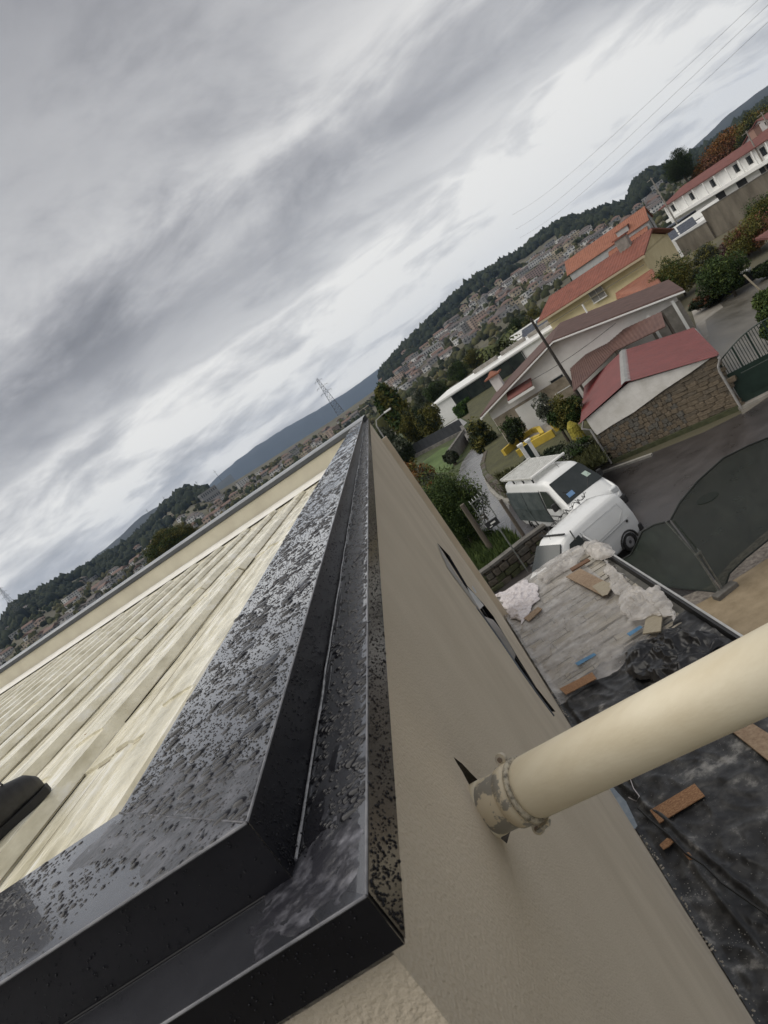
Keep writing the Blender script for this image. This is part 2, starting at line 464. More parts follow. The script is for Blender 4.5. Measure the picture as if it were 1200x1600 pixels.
# ---- rain beads on the cap: real drops
def drops(name, P, R, asp, ang, U, V_, Wn, hfac=.34, seg=9, label=None):
    """P (n,3) centres; R radii; asp length ratio; ang in-plane angle; U,V_ in-plane axes; Wn normal"""
    n = len(P); rings = [(1.0, 0.), (.86, .55), (.5, .92)]
    a = np.linspace(0, 2 * PI, seg, endpoint=False)
    wob = 1 + .16 * np.sin(2 * a[None, :] + rng.uniform(0, 6, (n, 1))) + .10 * np.sin(3 * a[None, :] + rng.uniform(0, 6, (n, 1)))
    vs = []
    for rr, hh in rings:
        lx = np.cos(a)[None] * rr * R[:, None] * asp[:, None] * wob; ly = np.sin(a)[None] * rr * R[:, None] * wob
        ca, sa = np.cos(ang)[:, None], np.sin(ang)[:, None]
        ux = lx * ca - ly * sa; uy = lx * sa + ly * ca
        vs.append(P[:, None, :] + ux[..., None] * U + uy[..., None] * V_ + (hh * hfac * R)[:, None, None] * Wn)
    top = P[:, None, :] + (hfac * R)[:, None, None] * Wn
    V = np.concatenate(vs + [top], axis=1)           # n, 3*seg+1, 3
    fs = []
    for r_ in range(2):
        for k in range(seg):
            fs.append((r_ * seg + k, r_ * seg + (k + 1) % seg, (r_ + 1) * seg + (k + 1) % seg, (r_ + 1) * seg + k))
    for k in range(seg):
        fs.append((2 * seg + k, 2 * seg + (k + 1) % seg, 3 * seg, 3 * seg))
    f4 = np.array([f for f in fs if f[2] != f[3]]); f3 = np.array([f[:3] for f in fs if f[2] == f[3]])
    K = 3 * seg + 1
    base = (np.arange(n) * K)[:, None, None]
    q = (f4[None] + base).reshape(-1, 4); t = (f3[None] + base).reshape(-1, 3)
    tri = np.concatenate([q[:, [0, 1, 2]], q[:, [0, 2, 3]], t])
    VV = V.reshape(-1, 3) - np.array(COFF)
    o = numpy_mesh(name, VV, tri, M_dropf if 'face' in name else M_drop, cap, smooth=True)
    o['kind'] = 'stuff'
    return o
def ysample(n, y0, y1, p):       # denser near the camera
    return y0 + (y1 - y0) * rng.random(n) ** p
def top_z(x): return ZRG + (x - XR) / (XI - XR) * (ZI - ZRG)
Ux, Uy = np.array([1., 0, 0]), np.array([0, 1., 0])
slope = np.array([1, 0, (ZI - ZRG) / (XI - XR)]); slope /= np.linalg.norm(slope)
nrm = np.array([-slope[2], 0, slope[0]])
def keep(x, y, r):
    # droplets gather in patches
    return np.array([nz(a * 9, b * 5, 1.) + .35 > rng.random() * .75 for a, b in zip(x, y)])
n = 6800
y = ysample(n, YC, YEND, 1.7); x = rng.uniform(XI + .006, XR - .008, n)
r = np.clip(rng.lognormal(-5.5, .42, n), .0020, .0105)
ok = (y - YC > -(x - XR) * (YI - YC) / (XR - XI) * 1.0 * .0 + (XR - x) / (XR - XI) * (YI - YC)) & keep(x, y, r)
x, y, r = x[ok], y[ok], r[ok]
drops('rain_beads', np.stack([x, y, top_z(x) + .0001], 1), r, rng.uniform(1.0, 2.0, len(r)), rng.normal(.12, .3, len(r)), slope, Uy, nrm, hfac=.36)
n = 15000
y = ysample(n, YC, 5.5, 1.75); x = rng.uniform(XI + .004, XR - .003, n); r = rng.uniform(.0007, .0020, n)
ok = y - YC > (XR - x) / (XR - XI) * (YI - YC)
x, y, r = x[ok], y[ok], r[ok]
drops('fine_rain_beads', np.stack([x, y, top_z(x)], 1), r, rng.uniform(.9, 1.5, len(r)), rng.normal(0, .4, len(r)), slope, Uy, nrm, hfac=.55, seg=6)
# short run of the top
n = 9000
x = XR - .02 - 1.1 * rng.random(n) ** 1.2; y = rng.uniform(YC + .003, YI - .005, n); r = np.clip(rng.lognormal(-6.7, .6, n), .0006, .0055)
ok = (y - YC < (XR - x) / (XR - XI) * (YI - YC)) & keep(x, y, r)
x, y, r = x[ok], y[ok], r[ok]
zt = ZRG + (y - YC) / (YI - YC) * (ZI - ZRG)
drops('rain_beads', np.stack([x, y, zt], 1), r, rng.uniform(.9, 1.7, len(r)), rng.normal(.9, .5, len(r)), Ux, Uy, np.array([0, 0, 1.]), hfac=.42)
# lower ledge
n = 4200
y = ysample(n, YC + .02, YEND, 1.6); x = XO - .003 - (XO - XC - .01) * rng.random(n) ** 1.5; r = np.clip(rng.lognormal(-5.95, .45, n), .0010, .0075)
zl = ZO + (x - XO) / (XC - XO) * (ZC - ZO)
drops('ledge_rain_beads', np.stack([x, y, zl], 1), r, rng.uniform(1.0, 2.1, n), rng.normal(.2, .25, n), Ux, Uy, np.array([0, 0, 1.]), hfac=.42)
# drip face and step faces
n = 2600
y = ysample(n, YO + .01, 7., 1.8); z = rng.uniform(ZB + .002, ZO - .003, n); r = np.clip(rng.lognormal(-7.05, .4, n), .0005, .0019)
drops('drip_face_beads', np.stack([np.full(n, XO + .0018), y, z], 1), r, rng.uniform(1, 1.5, n), rng.normal(1.57, .3, n), Uy, np.array([0, 0, 1.]), np.array([1., 0, 0]), hfac=.75, seg=7)
n = 3000
y = ysample(n, YC + .01, 5., 1.7); z = rng.uniform(ZC + .004, ZRG - .004, n); r = np.clip(rng.lognormal(-7.2, .4, n), .0004, .0016)
drops('step_face_beads', np.stack([np.full(n, XC + .0012), y, z], 1), r, rng.uniform(1, 1.5, n), rng.normal(1.57, .3, n), Uy, np.array([0, 0, 1.]), np.array([1., 0, 0]), hfac=.75, seg=6)
n = 1500
x = XO - .01 - 1.0 * rng.random(n); z = np.concatenate([rng.uniform(ZB + .002, ZO - .003, n // 2), rng.uniform(ZC + .004, ZRG - .004, n - n // 2)])
yy = np.concatenate([np.full(n // 2, YO - .0006), np.full(n - n // 2, YC - .0008)]); r = np.clip(rng.lognormal(-7.35, .4, n), .0004, .0013)
drops('front_face_beads', np.stack([x, yy, z], 1), r, rng.uniform(1, 1.4, n), rng.normal(1.57, .3, n), Ux, np.array([0, 0, 1.]), np.array([0, -1., 0]), hfac=.75, seg=6)
# long pools of standing water on the ledge and top
pool = MB()
for (cx, cy, rx, ry) in ((-.285, .63, .016, .05), (-.262, .72, .012, .03), (-.30, 1.0, .006, .09), (-.30, 1.35, .006, .14), (-.46, 1.25, .02, .016), (-.37, 1.05, .018, .03), (-.40, 1.9, .03, .02), (-.36, 1.5, .016, .045), (-.50, 1.6, .03, .012), (-.355, .80, .022, .016), (-.36, 2.4, .02, .05), (-.35, 3.3, .025, .09), (-.36, 4.6, .03, .16), (-.42, 6.1, .05, .22), (-.38, 8.0, .05, .3)):
    z0 = top_z(cx) if cx < XR else ZO + (cx - XO) / (XC - XO) * (ZC - ZO)
    vs = [(cx, cy, z0 + .0016)]
    for rr, hh in ((.55, .0015), (.85, .0011), (1.0, .0002)):
        for k in range(22):
            a = 2 * PI * k / 22; w = 1 + .25 * nz(math.cos(a) + cx * 50, math.sin(a) + cy * 50, 0, 1.3)
            vs.append((cx + rx * rr * w * math.cos(a), cy + ry * rr * w * math.sin(a), z0 + hh + (vs and 0)))
    fs = [(0, 1 + k, 1 + (k + 1) % 22) for k in range(22)]
    for q in range(2):
        fs += [(1 + q * 22 + k, 1 + (q + 1) * 22 + k, 1 + (q + 1) * 22 + (k + 1) % 22, 1 + q * 22 + (k + 1) % 22) for k in range(22)]
    pool.add(vs, fs)
o = pool.build('water_pools', M_drop, cap, smooth=True, off=COFF); o['kind'] = 'stuff'

# ---- tall opening in the long wall: black frame, glass, torn film
op = thing('wall_opening', 'tall narrow window opening in the beige wall with a black frame and torn film', 'window', opening[0])
oo = opening[0]
ow = Vector((.0, 0, 0))
pl = [AX(px, py, XW - .035) for px, py in opening_px_l]; pr = [AX(px, py, XW - .035) for px, py in reversed(opening_px_r)]
mb = MB()
for a, c in zip(pl[:-1], pl[1:]): mb.beam(a + Vector((0, .02, 0)), c + Vector((0, .02, 0)), .05, .05)
mb.build('frame', M_capface, op, off=oo)
mb = MB()
far = [AX(px, py, XW - .045) for px, py in reversed(opening_px_r)]
near = [AX(px, py, XW - .045) for px, py in opening_px_l]
ys = [p.y for p in near + far]; zs = [p.z for p in near + far]
mb.box((XW - .15, (min(ys) + max(ys)) / 2, (min(zs) + max(zs)) / 2), (.02, max(ys) - min(ys) + .4, max(zs) - min(zs) + .4)).build('pane', mat('opening_glass', (.012, .013, .016), rough=.15), op, off=oo)
M_filmw = mat('torn_film', (.50, .52, .56), (.72, .73, .75), rough=.3, scale=14)
def tf(poly, x, nm, m):
    vs = [AX(px, py, x) for px, py in poly]
    mb = MB(); c = sum(vs, Vector()) / len(vs); c.x += .01
    mb.add([c] + vs, [(0, 1 + i, 1 + (i + 1) % len(vs)) for i in range(len(vs))]); return mb.build(nm, m, op, off=oo)
tf([(720, 896), (728, 893), (750, 925), (757, 945), (750, 952), (738, 935)], XW - .008, 'torn_film', M_filmw)
tf([(683, 848), (690, 862), (698, 885), (712, 905), (734, 926), (748, 950), (741, 944), (722, 918), (702, 890), (690, 868)], XW + .004, 'torn_film', mat('torn_film_edge', (.42, .40, .37), rough=.6))
tf([(757, 963), (770, 968), (790, 992), (806, 1022), (803, 1034), (785, 1008)], XW - .006, 'frame_cover', mat('grey_cover', (.085, .09, .10), (.15, .155, .17), rough=.3, scale=8))
mb = MB()
mb.tube([AX(px, py, XW + .004) for px, py in [(745, 950), (757, 966), (783, 1003), (810, 1043), (838, 1082), (865, 1118)]], .010, 6).build('sill_trim', mat('grey_trim', (.16, .18, .21), rough=.4), op, off=oo)

# ---- drain pipe through the wall
PR = .056
Dp = ray(-535, 1926); Dp = Vector(Dp).normalized()
if Dp.z > 0: pass
pc0 = AX(757, 1266, XW)                    # centre of pipe at the wall plane
# axis runs away from the wall (towards the right and towards us): opposite of Dp
dep0 = (pc0 - Vector((0, 0, H))).dot(Vector(CF))
Q_ = Vector((0, 0, H)) + Vector(ray(1200, 1046)) * (dep0 * .97 / 1.27)
ax = (Q_ - pc0).normalized()
PR = 47.0 / FPX * dep0 * .97
pipe = thing('drain_pipe', 'cream painted plastic drain pipe sticking out of the hole in the beige wall', 'pipe', pc0)
M_pipe = mat('pipe_cream', (.66, .58, .42), (.76, .69, .53), rough=.42, scale=14, detail=10, stretch=(.25, 1, 1), bump=.0003, bscale=220, bstretch=(.08, 1, 1), c3=(.78, .71, .56))
M_pipeg = mat('pipe_grey', (.30, .285, .25), (.36, .34, .30), rough=.5, scale=20)
M_pipes = mat('pipe_scuffed', (.30, .285, .25), (.68, .60, .45), rough=.45, scale=26, c3=(.70, .62, .47), ramp=(.47, .51))
# solve where the axis passes through given pixels
def along(px, py):
    """point on the pipe axis closest to the sight line of a pixel"""
    r_ = Vector(ray(px, py)).normalized(); w0 = Vector((0, 0, H)) - pc0
    a = ax.dot(ax); b_ = ax.dot(r_); c = r_.dot(r_); d = ax.dot(w0); e = r_.dot(w0)
    t = (c * d - b_ * e) / (a * c - b_ * b_)
    return t
t_cl = along(822, 1236)
t_end = along(1330, 978)
def pp(t): return pc0 + ax * t
mb = MB().tube([pp(-.12), pp(t_cl * .5), pp(t_cl + .02)], PR * .93, 40)
mb.build('pipe_stub', M_pipes, pipe, smooth=True, off=pc0)
MB().tube([pp(.0), pp(.022), pp(.0225)], [PR * .955, PR * .955, PR * .93], 40).build('pipe_end', M_pipe, pipe, smooth=True, off=pc0)
MB().tube([pp(t_cl + .008), pp(t_cl + .012), pp(t_cl + .02), pp(t_cl + .15), pp(lerp(t_cl, t_end, .5)), pp(t_end)], [PR * .93, PR * .97, PR * 1.0, PR * 1.0, PR * 1.0, PR * 1.0], 48).build('pipe_body', M_pipe, pipe, smooth=True, off=pc0)
cl = MB().tube([pp(t_cl - .030), pp(t_cl - .028), pp(t_cl - .004), pp(t_cl - .002)], [PR * .94, PR * 1.03, PR * 1.03, PR * .94], 40).build('clamp', M_pipes, pipe, smooth=True, off=pc0)
cl2 = MB().tube([pp(t_cl - .001), pp(t_cl + .0005), pp(t_cl + .006), pp(t_cl + .0075)], [PR * .97, PR * 1.08, PR * 1.08, PR * .97], 40).build('sealing_ring', mat('ring_dirty', (.14, .125, .10), (.50, .45, .35), rough=.6, scale=75, detail=9, ramp=(.36, .52), c3=(.62, .56, .44)), pipe, smooth=True, off=pc0)
iu = Vector(IY) * -1; iu = (iu - ax * iu.dot(ax)).normalized(); side = ax.cross(iu)
for s_ in (1, -1):
    c0 = pp(t_cl - .014) + iu * s_ * PR * 1.17
    e = MB(); 
    e.tube([c0 - side * .004, c0 + side * .004], .0105, 20)
    e.beam(pp(t_cl - .014) + iu * s_ * PR * .98, c0, .018, .008)
    eo = e.build('clamp_ear', mat('ear_paint', (.60, .53, .40), (.45, .41, .35), rough=.5, scale=40), pipe, off=pc0)
    MB().tube([c0 - side * .0065, c0 + side * .0065], .0045, 8).build('bolt', mat('bolt_rust', (.16, .09, .05), (.30, .27, .24), rough=.6, scale=90, metal=.4), eo, off=pc0)
MB().beam(pp(t_cl - .014) - iu * PR * 1.2 + side * .004, pp(t_cl + .014) - iu * PR * 1.12 + side * .004, .012, .006).build('clamp_tongue', M_pipes, pipe, off=pc0)

# ================================================================== CREAM MEMBRANE ROOF INSIDE THE PARAPET
ZM = 7.93
M_mem = mat('membrane_cream', (.56, .515, .37), (.82, .775, .615), rough=.34, scale=2.6, detail=12, stretch=(4.2, .9, 1), c3=(.90, .885, .82), wet=.22, bump=.006, bscale=10, bstretch=(4, 1.4, 1), ramp=(.33, .55))
M_memw = mat('membrane_white', (.76, .74, .68), (.86, .85, .81), rough=.5, scale=3)
M_inner = mat('parapet_inner', (.50, .46, .36), (.60, .56, .44), rough=.7, scale=1.5)
roof = thing('metal_roof', 'cream coated ribbed metal roof inside the black cap, wet and streaked', 'roof', (-3, 6, ZM - .02))
ROFF = (-3, 6, ZM - .02)
M_dirt_shade = mat('groove_dirt_shade', (.10, .08, .045), (.34, .29, .19), rough=.5, scale=9, detail=9, stretch=(1, .6, 1))  # groove grime; shade beside the ribs is also put into this dark colour
PW = .635
def prof(u, dirt=0):
    """height over one bay, u in 0..1 : wide raised rib and a flat pan with a low swell"""
    if u < .06: return .056 * (u / .06)
    if u < .30: return .056 + .004 * math.sin((u - .06) / .24 * PI)
    if u < .36: return .056 * (1 - (u - .30) / .06)
    if u < .60: return 0.
    if u < .63: return .012 * (u - .60) / .03
    if u < .72: return .012
    if u < .75: return .012 * (1 - (u - .72) / .03)
    return 0.
us = [0, .03, .06, .12, .18, .24, .30, .33, .36, .48, .60, .63, .675, .72, .75, .88, 1.0]
farY = lambda x: 11.4 + .22 * (-x)
for bay in range(0, 24):
    x0 = -.55 - bay * PW
    yend = farY(x0)
    starts = [.62, 2.2 + .9 * ((bay * 37) % 5) / 5, 5.9 + 1.1 * ((bay * 53) % 7) / 7, yend]
    for k in range(3):
        ya, yb = starts[k], starts[k + 1] + (.10 if k < 2 else 0)
        lift0 = .014 if k % 1 == 0 and k > 0 else 0.
        mb = MB(); ny = 10; ph = bay * 3.3 + k * 7.1
        def fn(i, j, ya=ya, yb=yb, x0=x0, k=k, ph=ph):
            u = us[i]; t = j / ny; y = lerp(ya, yb, t)
            x = x0 - u * PW + .010 * nz(y, ph, 0, .9) 
            z = ZM - .0115 * (y - .8) + prof(u) + .004 * nz(x * 3, y * 1.2, ph) + (1 - t) * .0 + .012 * (k > 0) * (1 - min(1, t * 3)) 
            z -= .0035 * (k)
            z += .010 * t * (k < 2) * 0
            return (x, y, z)
        vs = [fn(i, j) for j in range(ny + 1) for i in range(len(us))]
        nu = len(us)
        fs = [(j * nu + i, j * nu + i + 1, (j + 1) * nu + i + 1, (j + 1) * nu + i) for j in range(ny) for i in range(nu - 1)]
        # turned-down near lip and far end of the rib
        if k > 0:
            lip = [(v[0], v[1] - .004, v[2] - .016) for v in vs[:nu]]; o_ = len(vs); vs += lip
            fs += [(i, o_ + i, o_ + i + 1, i + 1) for i in range(nu - 1)]
        if k == 2:
            e = vs[ny * nu:(ny + 1) * nu]; lip = [(v[0], v[1] + .02, ZM - .0115 * (v[1] - .8) - .012) for v in e]; o_ = len(vs); vs += lip
            fs += [(ny * nu + i, ny * nu + i + 1, o_ + i + 1, o_ + i) for i in range(nu - 1)]
        mb.add(vs, fs)
        if k > 0:
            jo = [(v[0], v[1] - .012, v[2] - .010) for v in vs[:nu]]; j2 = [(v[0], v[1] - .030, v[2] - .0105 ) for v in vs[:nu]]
            MB().add(jo + j2, [(i, i + 1, nu + i + 1, nu + i) for i in range(0, nu - 1) if (i * 7 + bay * 3) % 5 < 3 or i < 8]).build('lap_lip_shade', M_dirt_shade, roof, off=ROFF)  # dark strip under each sheet lip, the lip's shade painted as colour
        mb.build('roof_sheet', M_mem, roof, smooth=False, off=ROFF)
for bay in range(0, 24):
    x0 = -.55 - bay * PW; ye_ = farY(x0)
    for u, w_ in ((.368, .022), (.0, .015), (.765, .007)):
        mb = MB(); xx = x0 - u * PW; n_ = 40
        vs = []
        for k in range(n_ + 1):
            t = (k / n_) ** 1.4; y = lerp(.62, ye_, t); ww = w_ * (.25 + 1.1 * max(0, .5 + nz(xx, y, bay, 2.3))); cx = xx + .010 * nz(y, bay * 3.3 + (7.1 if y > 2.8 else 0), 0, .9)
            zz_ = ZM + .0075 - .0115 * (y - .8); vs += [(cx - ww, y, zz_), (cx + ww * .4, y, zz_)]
        mb.add(vs, [(2 * k, 2 * k + 1, 2 * k + 3, 2 * k + 2) for k in range(n_)]); mb.build('groove_dirt_shade', M_dirt_shade, roof, off=ROFF)
# underlay so nothing shows through, white upstand strip and far parapet
PA, PB = Vector((-.30, 13.0, 0)), Vector((-17, 18.4, 0))
M_groove = mat('roof_underlay', (.22, .19, .13), (.40, .36, .27), rough=.6, scale=6)
MB().add([(-.45, .6, ZM - .028), (-.45, 13.0, ZM - .17), (-17, 18.2, ZM - .225), (-17, .6, ZM - .028)], [(0, 1, 2, 3)]).build('underlay', M_mem, roof, off=ROFF)
mb = MB()
pdir = (PB - PA).normalized(); pn = Vector((pdir.y, -pdir.x, 0)); pn = pn if pn.y < 0 else -pn
mb.add([PA + pn * .75 + Vector((0, 0, ZM - .13)), PB + pn * .75 + Vector((0, 0, ZM - .19)), PB + pn * .012 + Vector((0, 0, ZM - .14)), PA + pn * .012 + Vector((0, 0, ZM - .09)),
        PB + pn * .012 + Vector((0, 0, ZM - .12)), PA + pn * .012 + Vector((0, 0, ZM - .07))], [(0, 1, 2, 3), (3, 2, 4, 5)])
mb.build('edge_flashing', M_memw, roof, off=ROFF)
fp = thing('far_parapet', 'low cream parapet wall with dark grey cap across the far side of the roof', 'parapet', (PA.x, PA.y, 0))
mb = MB(); mid = (PA + PB) / 2 - pn * .12; L = (PB - PA).length
ang = math.atan2(pdir.y, pdir.x)
mb.box((mid.x, mid.y, 4.1), (L, .22, 8.1), rz=ang).build('parapet_wall', M_inner, fp, off=(PA.x, PA.y, 0))
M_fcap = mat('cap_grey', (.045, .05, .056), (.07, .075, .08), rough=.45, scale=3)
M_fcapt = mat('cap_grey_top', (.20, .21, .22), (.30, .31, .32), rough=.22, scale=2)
a, b_ = PA + pn * .03, PB + pn * .03; a2, b2 = PA - pn * .04, PB - pn * .04; a3, b3 = PA - pn * .27, PB - pn * .27
def up(v, z): return Vector((v.x, v.y, z))
MB().add([up(a, 8.165), up(b_, 8.165), up(b_, 8.245), up(a, 8.245)], [(0, 1, 2, 3)]).build('cap_face', M_fcap, fp, off=(PA.x, PA.y, 0))
MB().add([up(a, 8.245), up(b_, 8.245), up(b2, 8.275), up(a2, 8.275), up(b3, 8.30), up(a3, 8.30), up(b3, 8.15), up(a3, 8.15)], [(0, 1, 2, 3), (3, 2, 4, 5), (5, 4, 6, 7)]).build('cap_top', M_fcapt, fp, off=(PA.x, PA.y, 0))

# dead leaf on the roof
lf = G(145, 1142, ZM + .02)
mb = MB()
for k in range(5):
    a = -.6 + k * .55; L = .045 * (1 if k == 2 else .75)
    d = Vector((math.cos(a), math.sin(a), .25)); p = Vector((-d.y, d.x, 0)) * .011
    mb.add([lf, lf + d * L * .5 + p, lf + d * L, lf + d * L * .5 - p], [(0, 1, 2, 3)])
mb.tube([lf, lf + Vector((-.03, -.025, .012))], .0015, 4)
tag(mb.build('dead_leaf', mat('dead_leaf', (.26, .10, .035), (.38, .18, .06), rough=.7, scale=40), off=None), 'small orange brown dead leaf lying in a groove of the cream roof', 'leaf')
# work boot at the left edge of the picture
bt = G(6, 1292, ZM + .06)
boot = thing('work_boot', 'black work boot with trouser hem standing on the cream roof at the left edge', 'boot', bt, math.radians(62))
boot.scale = (1.2, 1.35, 1.5)
M_boot = mat('boot_leather', (.012, .012, .013), (.030, .030, .032), rough=.5, scale=14, bump=.003, bscale=30)
prof_b = [(-.16, 0, .045, .0, .10), (-.12, 0, .050, .0, .13), (-.05, 0, .048, .0, .12), (.02, 0, .050, .0, .095), (.08, 0, .052, .0, .078), (.125, 0, .046, .0, .066), (.150, 0, .030, .0, .045), (.158, 0, .012, .004, .03)]
vs, fs = [], []; n = 14
for (x, yc, w, z0, z1) in prof_b:
    for k in range(n):
        a = 2 * PI * k / n; c, s = math.cos(a), math.sin(a)
        vs.append((x, yc + w * (abs(c) ** .7) * (1 if c > 0 else -1), (z0 + z1) / 2 + (z1 - z0) / 2 * (abs(s) ** .7) * (1 if s > 0 else -1)))
for i in range(len(prof_b) - 1):
    for k in range(n): fs.append((i * n + k, i * n + (k + 1) % n, (i + 1) * n + (k + 1) % n, (i + 1) * n + k))
fs.append(tuple(range(n))); fs.append(tuple((len(prof_b) - 1) * n + k for k in range(n)))
MB().add(vs, fs).build('upper', M_boot, boot, smooth=True)
MB().prism([(-.17, -.045), (-.17, .045), (-.02, .04), (.07, .056), (.14, .046), (.165, .015), (.165, -.015), (.14, -.046), (.07, -.056), (-.02, -.04)], -.012, .010).build('sole', mat('boot_sole', (.02, .02, .02), rough=.7), boot, bevel=.003)
MB().tube([(-.10, 0, .10), (-.11, 0, .20), (-.12, 0, .34), (-.15, .01, .52)], [.058, .066, .075, .085], 14).build('trouser_leg', mat('trouser_dark', (.018, .018, .022), (.035, .035, .04), rough=.85, scale=20), boot, smooth=True)
for k in range(4):
    MB().tube([(-.01 + k * .022, -.034, .105 - k * .007), (.0 + k * .022, 0, .118 - k * .009), (.01 + k * .022, .034, .105 - k * .007)], .003, 5).build('lace', M_dark, boot)
# ================================================================== LOWER FLAT ROOF NEXT TO THE WALL
lr = thing('lower_roof', 'lower flat roof beside the wall, half under black sheeting and half bare ribbed boards', 'roof', (1, 8, 0))
LOFF = (1, 8, 0)
XE = 2.19                     # its street edge
YF = 14.7
M_lwall = mat('lower_wall', (.30, .28, .25), (.42, .40, .36), rough=.85, scale=2)
MB().box(((XW + .02 + XE) / 2, (YF - 2) / 2, 1.5), (XE - XW - .02, YF + 2 - .1, 3.0)).build('storey_wall', M_lwall, lr, off=LOFF)
M_sheetd = mat('roof_underboard', (.10, .098, .09), (.17, .165, .15), rough=.7, scale=5)
MB().box(((XW + .02 + XE) / 2, (YF - 2) / 2, 3.06), (XE - XW - .02, YF + 2, .12)).build('deck', M_sheetd, lr, off=LOFF)
# boards under the clear film, laid across the roof; each strip its own part
M_board = [mat('grey_board_%s' % nm, c1, c2, rough=.55, scale=9, stretch=(.25, 3, 1), detail=7, bump=.003, bscale=30) for nm, c1, c2 in
           (('pale', (.36, .33, .28), (.55, .51, .44)), ('mid', (.29, .265, .225), (.47, .44, .38)), ('warm', (.37, .33, .265), (.57, .52, .43)))]
y = 9.55; k = 0
while y < 14.5:
    xs = [XW + .08, .35 + .25 * math.sin(k * 2.3), 1.15 + .3 * math.sin(k * 1.7 + 1), XE - .12]
    for q in range(3):
        skew = .02 * math.sin(k * 3 + q)
        c = ((xs[q] + xs[q + 1]) / 2, y + skew, 3.14 + .006 * ((k + q) % 3))
        R = Matrix.Rotation(math.radians(-2.0 + .6 * math.sin(k * 5 + q)), 3, 'Z') @ Matrix.Rotation(math.radians(1.2 * math.sin(k * 7 + q)), 3, 'X')
        MB().box(c, (xs[q + 1] - xs[q] - .012, .175, .035), R=R).build('roof_board', M_board[(k * 2 + q) % 3], lr, off=LOFF)
    y += .205; k += 1
# street-side upstand with a pale metal edge
MB().box((XE + .03, (YF - 2) / 2, 3.10), (.05, YF + 2, .34)).build('black_upstand', mat('upstand_black', (.014, .014, .015), (.03, .03, .032), rough=.4, scale=5), lr, off=LOFF)
MB().box((XE + .062, (YF - 2) / 2, 3.275), (.035, YF + 2, .025)).build('edge_trim', mat('trim_pale', (.42, .42, .41), (.55, .55, .54), rough=.35, scale=3, metal=.3), lr, off=LOFF)

def sheetnodes(m, alpha_lo, alpha_hi, sc):
    n, l = m.node_tree.nodes, m.node_tree.links
    b = n['Principled BSDF']; t = n.new('ShaderNodeTexCoord'); x = n.new('ShaderNodeTexNoise'); x.inputs['Scale'].default_value = sc
    x.inputs['Detail'].default_value = 6
    l.new(t.outputs['Object'], x.inputs['Vector']); q = n.new('ShaderNodeMapRange'); l.new(x.outputs['Fac'], q.inputs[0])
    q.inputs[1].default_value = .35; q.inputs[2].default_value = .68; q.inputs[3].default_value = alpha_lo; q.inputs[4].default_value = alpha_hi
    l.new(q.outputs[0], b.inputs['Alpha'])
M_black = mat('black_sheet', (.012, .0125, .014), (.060, .060, .060), rough=.40, scale=3.4, detail=15, c3=(.34, .33, .31), ramp=(.46, .58), bump=.022, bscale=4.5, ridge=1)
M_clear = mat('clear_film', (.46, .43, .40), (.68, .65, .62), rough=.16, scale=4, bump=.03, bscale=3.5, ridge=1); sheetnodes(M_clear, .25, .75, 2.2)
M_milky = mat('milky_film', (.60, .56, .52), (.76, .72, .68), rough=.20, scale=5, bump=.035, bscale=5, ridge=1); sheetnodes(M_milky, .50, .90, 4.0)
def ridged(x, y, s, p): return (1 - abs(nz(x, y, p, s))) ** 5
def soft(x, y, s, p): return (1 - abs(nz(x, y, p, s)) * 1.4) ** 2
def black(i, j):
    y = lerp(-1.5, 9.75, j); x = lerp(XW + .01, XE - .02, i)
    z = 3.16 + .020 * ridged(x * .8, y * 1.1, 1.6, 2) + .022 * ridged(x + y * .9, y * .5 - x, 2.6, 5) + .014 * nz(x, y, 3, 2.2) + .006 * nz(x, y, 1, 9)
    # a few long folds
    for (ax_, ay_, bx_, by_, hh) in ((-.12, 7.3, .42, 4.6, .045), (.42, 4.6, .55, 3.4, .03), (-.1, 9.0, .05, 7.0, .04), (.02, 6.2, .2, 3.2, .035), (.9, 9.2, 1.9, 6.8, .03), (.3, 7.6, 1.4, 7.2, .03)):
        dx, dy = bx_ - ax_, by_ - ay_; t = max(0, min(1, ((x - ax_) * dx + (y - ay_) * dy) / (dx * dx + dy * dy)))
        d = math.hypot(x - ax_ - t * dx, y - ay_ - t * dy); z += hh * math.exp(-(d / .025) ** 2)
    z += .05 * max(0, 1 - (x - XW) / .07)
    if j > .999: z = 3.15
    return (x + .02 * nz(x, y, 7, 4), y + (.07 * nz(x, 0, 0, 5) if j > .98 else 0), z)
bs = MB().grid(120, 420, black).build('black_sheeting', M_black, smooth=True)
tag(bs, 'wrinkled dusty black plastic sheeting spread over the near part of the lower roof', 'sheeting')
def film(i, j):
    y = lerp(9.35, 14.75, j); x = lerp(XW + .04, 1.75, i)
    if j < .1: y += .18 * nz(x, 0, 0, 2.1)
    z = 3.192 + .020 * ridged(x * .6, y, 1.5, 8) + .015 * ridged(x + y, y - x, 2.2, 3) + .05 * max(0, 1 - (x - XW) / .12) + .006 * nz(x, y, 2, 12)
    return (x, y, z)
cf = MB().grid(70, 170, film).build('clear_film', M_clear, smooth=True)
tag(cf, 'wet clear plastic film lying over the pale boards of the lower roof', 'plastic film')
